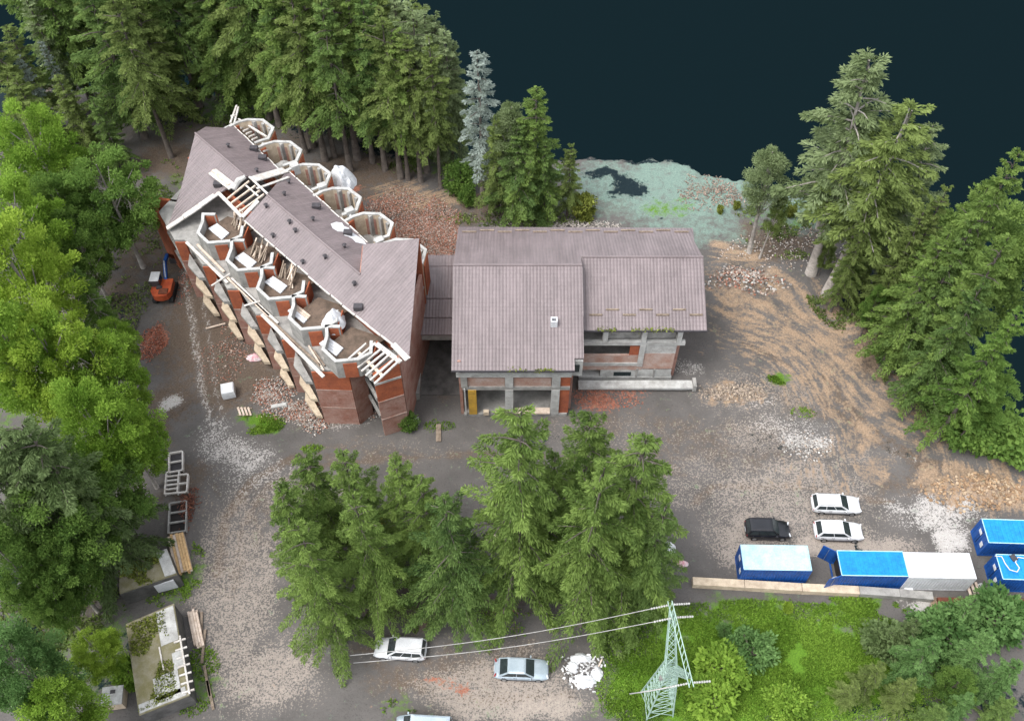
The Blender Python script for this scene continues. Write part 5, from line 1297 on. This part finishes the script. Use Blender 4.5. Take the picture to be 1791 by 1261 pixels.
for k in range(3): make_spruce('near%d' % k, 200 + k, Rm=4.5, bare=.16, nwh=19, per=6, dens=1.45, droop=.66, hang=.95, Lq=.32, Wq=.08, top_shape=.70)
for k in range(3): make_spruce('spruce%d' % k, 210 + k, Rm=3.4, bare=.16, nwh=24, per=6, dens=1.0, Lq=.34, Wq=.10)
for k in range(3): make_spruce('tall%d' % k, 220 + k, Rm=3.0, bare=.36, nwh=19, per=6, dens=.95, top_shape=.6, Lq=.34, Wq=.10)
make_spruce('thin', 230, Rm=2.3, bare=.30, nwh=18, per=5, dens=.8, Lq=.34, Wq=.10)
make_spruce('small', 240, h=8, Rm=2.2, bare=.04, nwh=16, per=6, dens=1.0, Lq=.28, Wq=.09)
for k in range(3): make_clumpy('pine%d' % k, 250 + k, h=16., Rm=3.3, zc=.68, vz=.30, ncl=46, nl=430, Lq=.26, Wq=.075, conic=.78, flat=.34, cr=1.0, bark='bark_pale')
for k in range(3): make_clumpy('broad%d' % k, 260 + k, h=14., Rm=4.6, zc=.62, vz=.36, ncl=130, nl=330, conic=.2, Lq=.24, Wq=.13, cr=.86)
make_clumpy('shrub', 270, h=3., Rm=1.5, zc=.5, vz=.48, ncl=34, nl=150, Lq=.34, Wq=.2, cr=.7, flat=.8, limb_n=5)
make_clumpy('dome', 271, h=4., Rm=1.5, zc=.52, vz=.48, ncl=60, nl=130, Lq=.30, Wq=.17, cr=.6, flat=.9, limb_n=4)
make_clumpy('shrub2', 272, h=3., Rm=1.7, zc=.5, vz=.45, ncl=40, nl=150, Lq=.34, Wq=.18, cr=.65, flat=.7, limb_n=5)
PROTO['dead'] = None
def plant(key, name, mat, base, top, label, cat='tree', group=None, rad=1.0, bark=None):
    """base, top: world points; width scale follows height x rad"""
    me, tm, h = PROTO[key]; base = Vector(base); top = Vector(top); d = top - base; s = d.length / h
    o = bpy.data.objects.new(name, None); COL.objects.link(o); o.empty_display_size = .5
    o.location = base
    o.rotation_mode = 'QUATERNION'
    o.rotation_quaternion = d.to_track_quat('Z', 'Y') @ Matrix.Rotation(random.uniform(0, 6.28), 3, 'Z').to_quaternion()
    o.scale = (s * rad, s * rad, s); tag(o, label, cat, group)
    for nm, m_, mt in (('trunk', tm, bark), ('crown', me, mat)):
        c = bpy.data.objects.new(nm, m_); COL.objects.link(c); c.parent = o
        if mt: c.material_slots[0].link = 'OBJECT'; c.material_slots[0].material = M[mt]
    return o
def by_top(key, name, mat, tx, ty, yb, label, group=None, rad=1.0, lean=0, cat='tree', bark=None):
    """tree from its top's and its foot's survey positions"""
    bx = 895.5 + (tx - 895.5) * (1880 - yb) / (1880 - ty) + lean
    g = un(bx, yb, 0); top = un_y(tx, ty, g.y); z = gz(g.x, g.y)
    return plant(key, name, mat, (g.x, g.y, z - .1), top, label, cat, group, rad, bark)
def by_h(key, name, mat, tx, ty, h, label, group=None, rad=1.0, cat='tree', bark=None):
    t_ = un(tx, ty, h)
    return plant(key, name, mat, (t_.x, t_.y, gz(t_.x, t_.y) - .1), t_, label, cat, group, rad, bark)
def by_base(key, name, mat, bx, by, h, label, group=None, rad=1.0, cat='tree', bark=None, lean=0.):
    g = un(bx, by, 0); z = gz(g.x, g.y)
    return plant(key, name, mat, (g.x, g.y, z - .1), (g.x + lean * h, g.y, h), label, cat, group, rad, bark)

# --- the group of spruces in the yard
G = 'spruces in the middle of the yard'
for i, (k, tx, ty, yb, rad, mat, lab) in enumerate((
    ('near0', 910, 708, 1043, .74, 'spruce', 'tallest spruce of the yard group with its tip in front of the hall doorway'),
    ('near1', 1035, 722, 965, .78, 'spruce', 'spruce behind the middle of the yard group with its tip against bare ground'),
    ('near2', 1130, 758, 1036, .88, 'spruce', 'broad rightmost spruce of the yard group'),
    ('near1', 972, 795, 1010, .74, 'spruce', 'spruce wedged right below the tallest one in the yard group'),
    ('near0', 1056, 812, 1090, .70, 'spruce', 'front spruce of the yard group standing beside the start of the wires'),
    ('near2', 778, 866, 1085, .78, 'spruce_dark', 'dark front spruce left of the tallest spruce of the yard group'),
    ('near1', 690, 802, 975, .80, 'spruce', 'back spruce of the yard group above the upright yellow beam'),
    ('near0', 735, 835, 1015, .72, 'spruce', 'spruce between the upright yellow beam and the dark front spruce'),
    ('near2', 597, 788, 972, .84, 'spruce', 'back spruce of the left half of the yard group with a pale rounded tip'),
    ('near0', 532, 790, 958, .84, 'spruce', 'farthest back spruce at the left corner of the yard group'),
    ('near1', 487, 850, 1030, .80, 'spruce', 'leftmost spruce of the yard group overhanging the road'),
    ('near2', 615, 862, 1078, .68, 'spruce', 'spruce left of the upright yellow beam in the yard group'),
    ('near0', 517, 914, 1122, .70, 'spruce', 'nearest left spruce of the yard group with boughs reaching the wire ends'),
    ('near2', 1165, 880, 1075, .62, 'spruce_dark', 'low right front spruce of the yard group beside the pylon'))):
    by_top(k, 'spruce_tree', mat, tx, ty, yb, lab, G, rad * 1.06)

# --- forest behind the brick wing
G = 'spruces of the forest behind the brick wing'
ORD = ['', 'second', 'first', 'third', 'fourth', 'fifth', 'sixth', 'seventh', 'eighth', 'ninth', 'tenth', 'eleventh', 'twelfth', 'thirteenth', 'fourteenth', '', 'sixteenth']
def tr_labels(i): return 'tall spruce with the %s bare trunk from the left along the forest edge' % ORD[i]
for i, (bx, by, h, lab) in enumerate(((300, 275, 25, 'spruce with a long bare leaning trunk left of the brick wing'), (489, 222, 26, None), (472, 208, 28, None), (534, 267, 25, None), (547, 256, 27, None), (569, 281, 24, None), (585, 275, 26, None), (613, 300, 24, None), (625, 278, 27, None), (652, 284, 25, None), (674, 297, 24, None), (701, 311, 23, None), (714, 314, 21, None), (736, 318, 21, None), (747, 300, 23, None), (771, 329, 20.5, 'last tall spruce before the round green bush behind the hall'), (793, 296, 20, None))):
    by_base('tall%d' % (i % 3), 'spruce_tree', (('spruce', 'spruce_dark', 'spruce_olive')[i % 3] if i < 13 else ('pine_rim', 'spruce_olive')[i % 2]) if i else 'spruce_olive', bx, by, h, lab or tr_labels(i), G, 1.0 + .12 * ((i * 7) % 3 - 1))
OR2 = ['first', 'second', 'third', 'fourth', 'fifth', 'sixth', 'seventh', 'eighth', 'ninth', 'tenth', 'eleventh', 'twelfth', 'thirteenth', 'fourteenth', 'fifteenth', 'sixteenth', 'seventeenth', 'eighteenth', 'nineteenth', 'twentieth', 'twenty first', 'twenty second']
def far_l(i): return 'forest spruce, %s from the left in the row behind the forest edge' % OR2[i]
for i, (bx, by, h) in enumerate(((120, 160, 30), (165, 185, 29), (205, 160, 30), (240, 180, 29), (265, 150, 28), (315, 165, 29), (350, 188, 27), (385, 172, 28), (410, 150, 29), (430, 185, 25), (455, 160, 28), (500, 175, 27), (530, 195, 26), (560, 180, 27), (590, 205, 26), (610, 190, 25), (640, 215, 25), (665, 225, 24), (690, 240, 23), (720, 248, 22), (748, 258, 21), (778, 268, 20))):
    by_base(('spruce%d' if i % 2 else 'tall%d') % (i % 3), 'spruce_tree', ('spruce_dark', 'spruce', 'spruce_dark', 'spruce_olive')[i % 4] if bx < 600 else ('spruce_olive', 'pine_rim')[i % 2], bx, by, h, far_l(i), G, 1.05)
for k, tx, ty, yb, mat, rad, lab in (
    ('spruce1', 345, -60, 190, 'spruce_dark', 1.25, 'dense dark spruce wall tree directly behind the north end of the brick wing'),
    ('spruce0', 405, -40, 196, 'spruce', 1.2, 'dense bright spruce beside the dark one behind the north end of the brick wing'),
    ('spruce2', 205, -70, 215, 'spruce_olive', 1.2, 'olive spruce with thick drooping boughs left of the leaning bare trunk'),
    ('spruce0', 140, -50, 240, 'spruce_dark', 1.2, 'dark spruce at the left of the forest beside the pale topped spruces'),
    ('thin', 42, -12, 200, 'pine_rim', 1.3, 'pale topped spruce alone against the dark emptiness at the upper left'),
    ('spruce1', -22, 60, 260, 'spruce_olive', 1.3, 'olive conifer mostly outside the left edge near the upper corner'),
    ('spruce0', 22, 128, 300, 'spruce_olive', 1.2, 'olive conifer under the ghostly pale grey spruce at the left edge'),
    ('thin', 8, 40, 230, 'spruce_olive', 1.4, 'olive spruce cut by the left edge below the upper corner'),
    ('thin', 28, 95, 250, 'spruce_pale', 1.0, 'ghostly pale grey spruce at the left edge'),
    ('thin', 68, 68, 225, 'spruce_pale', .7, 'thin dead looking grey spruce beside the ghostly pale one'),
    ('spruce1', 100, 130, 290, 'spruce_olive', 1.2, 'ragged olive spruce below the thin dead looking one'),
    ('spruce2', 60, 190, 330, 'spruce_olive', 1.1, 'ragged olive conifer above the bright broadleaf crowns at the left'),
    ('spruce0', 160, 170, 300, 'spruce_dark', 1.0, 'shaded spruce between the ragged olive one and the bare leaning trunk'),
    ('thin', 836, 84, 352, 'spruce_pale', 1.1, 'lone ghostly pale spruce standing right of the forest edge'),
    ('spruce2', 690, -5, 262, 'pine_rim', .9, 'greyish spruce on the skyline at the right part of the forest'),
    ('spruce0', 742, 12, 276, 'pine_rim', .9, 'greyish spruce on the skyline second from the forest edge'),
    ('spruce1', 792, 70, 290, 'pine_rim', .85, 'greyish spruce forming the right edge of the forest skyline')):
    by_top(k, 'spruce_tree', mat, tx, ty, yb, lab, G, rad)
# --- clump behind the hall
G = 'trees of the clump behind the hall roof'
for k, tx, ty, yb, mat, rad, lab in (
    ('pine0', 893, 163, 372, 'pine_rim', .9, 'narrow pale tipped conifer at the left of the clump behind the hall'),
    ('spruce1', 940, 152, 376, 'spruce', 1.15, 'highest bright spruce of the clump behind the hall'),
    ('spruce0', 868, 205, 372, 'spruce_olive', 1.1, 'olive spruce at the left foot of the clump behind the hall'),
    ('spruce2', 905, 215, 384, 'spruce_dark', 1.35, 'dark broad spruce in the front of the clump behind the hall'),
    ('spruce2', 955, 240, 384, 'spruce_dark', 1.2, 'dark spruce at the right front of the clump behind the hall'),
    ('spruce0', 1000, 252, 378, 'spruce_olive', 1.0, 'small separate conifer at the right end of the clump behind the hall')):
    by_top(k, 'conifer_tree', mat, tx, ty, yb, lab, G, rad)
by_h('dome', 'round_bush', 'leaf_deep', 806, 290, 4.2, 'round dark green bush at the forest edge behind the hall', None, 1.15, cat='bush')
by_h('dome', 'round_bush', 'leaf_deep', 816, 328, 2.6, 'smaller green bush in front of the round dark one behind the hall', None, 1.0, cat='bush')
by_h('shrub', 'bush', 'moss', 1024, 345, 3.2, 'yellow green bush at the foot of the small conifer behind the hall', None, .9, cat='bush')
# --- right side pines and spruces
G = 'trees of the wood on the right'
for k, tx, ty, bx, by, mat, rad, lab in (
    ('pine0', 1358, 243, 1310, 442, 'pine_rim', .95, 'small crowned pine on a thin bare leaning trunk'),
    ('pine2', 1376, 330, 1328, 452, 'spruce_olive', .7, 'low pine on a second thin trunk beside the small crowned pine'),
    ('tall1', 1528, 96, 1418, 478, 'pine_rim', 1.30, 'tallest pine on the right leaning over the dark emptiness'),
    ('tall2', 1596, 184, 1445, 515, 'spruce_olive', 1.35, 'second tall pine right of the tallest with a bare pale trunk'),
    ('spruce1', 1634, 212, 1535, 500, 'pine_rim', 1.0, 'pale grey pine behind the second tall pine on the right'),
    ('thin', 1474, 215, 1432, 400, 'pine_rim', 1.5, 'loose pale pine at the left shoulder of the tallest pine')):
    g = un(bx, by, 0); top = un_y(tx, ty, g.y); plant(k, 'pine_tree', mat, (g.x, g.y, gz(g.x, g.y) - .1), top, lab, 'tree', G, rad, 'bark_pale')
for i, (k, tx, ty, yb, mat, rad, lab) in enumerate((
    ('spruce0', 1660, 325, 560, 'spruce_olive', 1.1, 'pale tipped spruce right of the pines on the right skyline'),
    ('spruce1', 1735, 312, 600, 'spruce', 1.2, 'bright spruce on the right skyline before the edge of the photo'),
    ('spruce2', 1788, 262, 640, 'spruce', 1.1, 'spruce rising highest at the right edge of the photo'),
    ('spruce1', 1612, 425, 580, 'spruce', 1.1, 'spruce in front of the pines at the near edge of the right wood'),
    ('spruce0', 1665, 400, 640, 'spruce', 1.15, 'broad spruce in the middle of the right wood'),
    ('spruce2', 1705, 385, 650, 'spruce_dark', 1.2, 'dark spruce behind the broad one in the right wood'),
    ('spruce1', 1770, 410, 700, 'spruce', 1.2, 'large spruce cut by the right edge halfway up'),
    ('spruce0', 1725, 490, 720, 'spruce_dark', 1.2, 'dark lower spruce above the round bush in the right wood'),
    ('spruce2', 1790, 540, 770, 'leaf_deep', 1.2, 'leafy dark tree at the right edge above the orange bank'),
    ('broad1', 1500, 440, 530, 'spruce_dark', .8, 'low leafy tree at the foot of the tall pines'),
    ('broad2', 1545, 500, 590, 'leaf_deep', .75, 'low leafy tree beside the pale slanting trunk on the right'),
    ('broad0', 1455, 420, 482, 'spruce_olive', .8, 'small olive tree under the loose pale pine'),
    ('spruce0', 1530, 360, 545, 'spruce_olive', .9, 'olive spruce between the tall pines and the right wood'))):
    by_top(k, 'spruce_tree' if 'spruce' in k else 'broadleaf_tree', mat, tx, ty, yb, lab, G, rad * .70)
for i, (k, tx, ty, h, mat, rad, lab) in enumerate((
    ('broad0', 1710, 470, 7, 'spruce', .7, 'leafy tree filling the middle of the right wood'),
    ('broad1', 1650, 520, 7, 'leaf_deep', .6, 'leafy tree at the near side of the right wood above the short leaning trunk'),
    ('broad2', 1680, 600, 6, 'leaf_deep', .75, 'leafy tree low in the right wood above the hollow'),
    ('broad1', 1755, 640, 7, 'leaf_deep', .8, 'leafy tree at the right edge above the large round bush'),
    ('spruce2', 1620, 360, 14, 'spruce_olive', .9, 'narrow olive spruce beside the pale tipped one in the right wood'),
    ('spruce0', 1560, 330, 12, 'spruce_olive', .9, 'olive spruce filling the gap right of the tall pines'),
    ('broad0', 1765, 350, 9, 'spruce', .8, 'bushy tree under the highest spruce at the right edge'))):
    by_h(k, 'broadleaf_tree' if 'broad' in k else 'spruce_tree', mat, tx, ty, h + 4, lab, G, rad)
for (bx, by, h, ln, lab) in ((1530, 582, 9, .35, 'bare slanting trunk with a small crown at the edge of the right wood'), (1603, 662, 8, .2, 'short leaning trunk tree at the near edge of the right wood')):
    by_base('thin', 'spruce_tree', 'spruce', bx, by, h * 1.6, lab, G, 1.2, lean=ln * .6, bark='bark_pale')
by_h('dome', 'round_bush', 'leaf_deep', 1718, 716, 4.6, 'large round green bush above the orange bank on the right', None, 1.6, cat='bush')
by_h('shrub', 'bush', 'leaf_deep', 1770, 735, 3.6, 'flat green bush at the right edge above the orange bank', None, 1.8, cat='bush')
by_h('shrub', 'bush', 'spruce_dark', 1568, 610, 2.6, 'dark low bush at the foot of the right wood', None, 1.2, cat='bush')
# --- broadleaf wood on the left
G = 'broadleaf trees of the wood on the left'
for i, (k, cx_, cy_, hz, rad_m, mat, lab) in enumerate((
    ('broad0', 75, 285, 13, 5.6, 'leaf', 'green broadleaf crown at the top of the left wood'),
    ('broad1', 195, 345, 11, 5.6, 'leaf_deep', 'deep green broadleaf tree reaching towards the north corner of the brick wing'),
    ('broad2', 120, 380, 10, 4.6, 'leaf_deep', 'shaded green tree behind the reaching one in the left wood'),
    ('broad1', 30, 400, 14, 5.2, 'leaf', 'bright tree at the left edge beside the yellowish crown'),
    ('broad2', 45, 500, 14, 6.0, 'leaf_lime', 'yellowish lime crown at the left edge halfway up'),
    ('broad0', 140, 430, 9, 3.8, 'leaf_deep', 'dim tree beside the thick leaning trunk in the left wood'),
    ('broad0', 185, 660, 10, 4.4, 'leaf', 'bright crown beside the track opposite the bulk bag'),
    ('broad1', 100, 640, 13, 5.2, 'leaf_lime', 'lime green crown in the middle of the left wood'),
    ('broad2', 30, 620, 15, 5.0, 'leaf', 'green crown at the left edge below the yellowish one'),
    ('broad0', 222, 765, 9, 4.0, 'leaf', 'bright crown overhanging the track beside the pale frames'),
    ('broad2', 175, 760, 12, 4.6, 'leaf', 'bright crown left of the one overhanging the track'),
    ('broad1', 175, 860, 9, 4.4, 'leaf_deep', 'mid green crown left of the dark trough'),
    ('broad0', 110, 920, 11, 5.0, 'leaf_deep', 'mid green crown above the upper mossy shed'),
    ('broad2', 40, 880, 13, 4.6, 'leaf_grey', 'greyish crown at the left edge above the dark hollow'),
    ('broad1', 105, 995, 9, 3.6, 'leaf_deep', 'green crown left of the upper mossy shed'),
    ('broad0', 205, 600, 6, 2.6, 'leaf', 'small bright crown where the thick leaning trunk meets the ground'),
    ('broad2', 20, 985, 12, 3.2, 'leaf_deep', 'small dark crown at the left edge beside the dark hollow'),
    ('broad1', 170, 1140, 5, 2.3, 'leaf_lime', 'small lime green tree left of the larger shed'),
    ('broad0', 30, 1165, 12, 3.6, 'leaf_mint', 'cool green crown in the lower left corner'),
    ('broad2', 110, 1240, 8, 3.3, 'leaf', 'bright crown cut by the bottom edge at the lower left'),
    ('broad1', 90, 1050, 8, 2.2, 'leaf_deep', 'small dim tree above the small lime green one'))):
    top = un(cx_, cy_, hz + .0); s = rad_m / 4.6; me_, tm_, h_ = PROTO[k]
    H_ = hz / .62; base = Vector((top.x, top.y, gz(top.x, top.y) - .3))
    plant(k, 'broadleaf_tree', mat, base, (top.x, top.y, H_), lab, 'tree', G, .90 * rad_m / 4.6 / (H_ / 14.0), 'bark_pale')
for k, tx, ty, yb, mat, rad, lab in (('near0', 30, 735, 985, 'leaf_grey', 1.0, 'large grey green pine among the broadleaf crowns on the left'), ('spruce1', -10, 760, 1000, 'leaf_grey', 1.1, 'grey green conifer cut by the left edge beside the large pine')):
    by_top(k, 'pine_tree', mat, tx, ty, yb, lab, G, rad)
# trunks visible in the left wood
g0 = un(205, 606); plant('thin', 'leaning_tree', 'leaf_deep', (g0.x, g0.y, 0), un_y(128, 470, g0.y) , 'thick pale leaning trunk in the left wood', 'tree', G, 1.5, 'bark_pale')
# --- lower right thicket
G = 'young trees of the lower right thicket'
for k, tx, ty, yb, mat, rad, lab in (
    ('small', 1708, 1048, 5.5, 'leaf_mint', 1.0, 'pointed young conifer at the top of the lower right thicket'),
    ('shrub', 1760, 1072, 3.2, 'leaf_mint', 1.5, 'mint green bush at the right edge of the thicket below the orange earth'),
    ('shrub2', 1665, 1090, 3.2, 'leaf_mint', 1.4, 'rounded mint green bush left of the pointed young conifer'),
    ('small', 1605, 1085, 5, 'leaf_grey', .9, 'slim young pine at the upper left of the thicket'),
    ('small', 1580, 1092, 4.6, 'leaf_grey', .9, 'second slim young pine left of the other one in the thicket'),
    ('shrub', 1562, 1105, 3, 'leaf_grey', 1.2, 'grey green bush at the left end of the thicket'),
    ('spruce0', 1640, 1118, 9, 'leaf_mint', 1.3, 'large green conifer in the middle of the thicket'),
    ('spruce1', 1735, 1108, 8.5, 'leaf_mint', 1.25, 'large green conifer at the right of the thicket'),
    ('spruce2', 1545, 1160, 7, 'spruce_olive', 1.2, 'olive brown conifer at the left of the thicket'),
    ('spruce0', 1600, 1190, 7, 'spruce_olive', 1.1, 'olive conifer at the bottom of the thicket'),
    ('spruce1', 1785, 1160, 8, 'leaf_mint', 1.3, 'conifer in the lower right corner'),
    ('spruce2', 1700, 1215, 6, 'leaf_mint', 1.3, 'green conifer touching the bottom edge in the lower right thicket'),
    ('spruce0', 1500, 1195, 5, 'spruce_olive', 1.3, 'low olive conifer at the lower left corner of the thicket'),
    ('spruce1', 1650, 1235, 6, 'spruce_dark', 1.3, 'dark conifer at the bottom edge of the lower right thicket'),
    ('spruce2', 1775, 1225, 6, 'spruce_dark', 1.3, 'dark conifer at the very corner of the lower right thicket'),
    ('broad2', 1690, 1180, 6, 'leaf_deep', .9, 'shaded leafy tree at the bottom of the thicket')):
    by_h(k, 'young_tree', mat, tx, ty, yb, lab, G, rad)
G = 'bushes on the green meadow'
for k, tx, ty, yb, mat, rad, lab in (
    ('shrub', 1265, 1165, 2.6, 'leaf', 1.5, 'bright round bush in front of the pylon on the meadow'),
    ('shrub2', 1320, 1132, 2.4, 'leaf_mint', 1.3, 'cool green bush on the meadow below the pale blue container'),
    ('shrub', 1255, 1215, 2.6, 'leaf', 1.5, 'bright bush cut by the bottom edge beside the pylon'),
    ('dome', 1378, 1222, 2.6, 'leaf', 1.5, 'dome shaped bush at the bottom edge of the meadow'),
    ('shrub2', 1270, 1095, 1.3, 'leaf_mint', .7, 'tiny cool green shrub at the top of the meadow'),
    ('shrub', 1383, 1058, 1.2, 'leaf_lime', .7, 'small lime shrub below the kerb on the meadow')):
    by_h(k, 'bush', mat, tx, ty, yb, lab, G, rad, cat='bush')
by_h('dome', 'round_bush', 'leaf_deep', 714, 726, 2.2, 'round dark green bush at the near corner of the brick wing', None, 1.0, cat='bush')
by_h('shrub', 'bush', 'leaf', 222, 1170, 2.2, 'bright bush between the small hut and the larger shed', None, 1.2, cat='bush')
by_h('shrub', 'bush', 'moss', 1385, 300 + 60, 1.6, 'yellow green shrub on the pale teal meadow left of the thin pine trunks', None, .7, cat='bush')
by_h('shrub', 'bush', 'moss', 1262, 360, 1.2, 'yellow shrub nearest the hall roof on the far slope', None, .6, cat='bush')
by_h('shrub2', 'bush', 'moss', 1290, 352, 1.2, 'yellow shrub at the middle of the far slope', None, .6, cat='bush')

# --- ground cover (uncountable)
def cover(name, regions, mat, label, L=.32, W=.12, up=1.0, seed=1, cat='grass'):
    r = np.random.default_rng(seed); PP = []
    for px, py_, rx, ry, n, th in regions:
        c = un(px, py_); e1 = un(px + rx, py_); e2 = un(px, py_ - ry); a = r.uniform(0, 6.283, n * 3); q = np.sqrt(r.uniform(0, 1, n * 3))
        x = c.x + np.cos(a) * q * abs(e1.x - c.x); y = c.y + np.sin(a) * q * abs(e2.y - c.y)
        k = vnoise(x, y, .45, seed) * .6 + vnoise(x, y, 1.4, seed + 1) * .4 > th
        x, y = x[k][:n], y[k][:n]; PP.append(np.stack([x, y, gz_np(x, y) - .03], -1))
    P_ = np.concatenate(PP); n = len(P_); D = nrm(r.normal(size=(n, 3)) * .7 + np.array([0, 0, up])); Ls = L * r.uniform(.5, 1.4, n)
    t_ = np.clip(vnoise(P_[:, 0], P_[:, 1], .5, seed + 5) * .7 + r.uniform(-.15, .4, n), 0, 1)
    me = quads_mesh(name, leaf_quads(P_, D, Ls, W * r.uniform(.6, 1.4, n), r), t_); me.materials.append(M[mat])
    o = bpy.data.objects.new(name, me); COL.objects.link(o); tag(o, label, cat, None, 'stuff')
cover('meadow_grass', [(1330, 1125, 290, 75, 64000, .26), (1180, 1200, 140, 80, 20000, .30), (1450, 1180, 220, 100, 36000, .28), (1480, 1062, 110, 18, 5000, .45), (1340, 1062, 110, 16, 1600, .5), (1250, 1240, 200, 50, 9000, .3)], 'grass', 'bright green meadow below the kerb wall', .22, .085, .7, 301)
cover('weeds', [(455, 742, 44, 18, 1600, .40), (545, 785, 18, 7, 320, .3), (1365, 662, 22, 11, 500, .4), (1405, 722, 22, 9, 160, .5), (380, 505, 12, 14, 260, .3), (750, 745, 50, 10, 300, .5), (700, 1240, 30, 20, 260, .5), (890, 1090, 100, 24, 700, .52), (300, 1000, 60, 60, 1800, .5), (345, 1190, 40, 60, 1400, .5), (1090, 1230, 30, 30, 600, .45)], 'leaf', 'patches of green weeds growing in the yard', .28, .13, .7, 302, 'weeds')
cover('undergrowth', [(450, 185, 340, 40, 9000, .45), (740, 262, 110, 40, 3000, .45), (290, 330, 60, 50, 1200, .5), (1380, 400, 100, 50, 2200, .5), (1480, 520, 70, 60, 2600, .5), (1590, 640, 60, 60, 2200, .5), (1690, 720, 60, 50, 1500, .45), (900, 385, 140, 12, 1200, .4), (100, 1090, 120, 90, 3200, .48), (200, 500, 70, 130, 2600, .5), (60, 300, 90, 80, 2000, .4)], 'spruce_olive', 'low undergrowth at the feet of the forest trees', .42, .18, .6, 303, 'undergrowth')
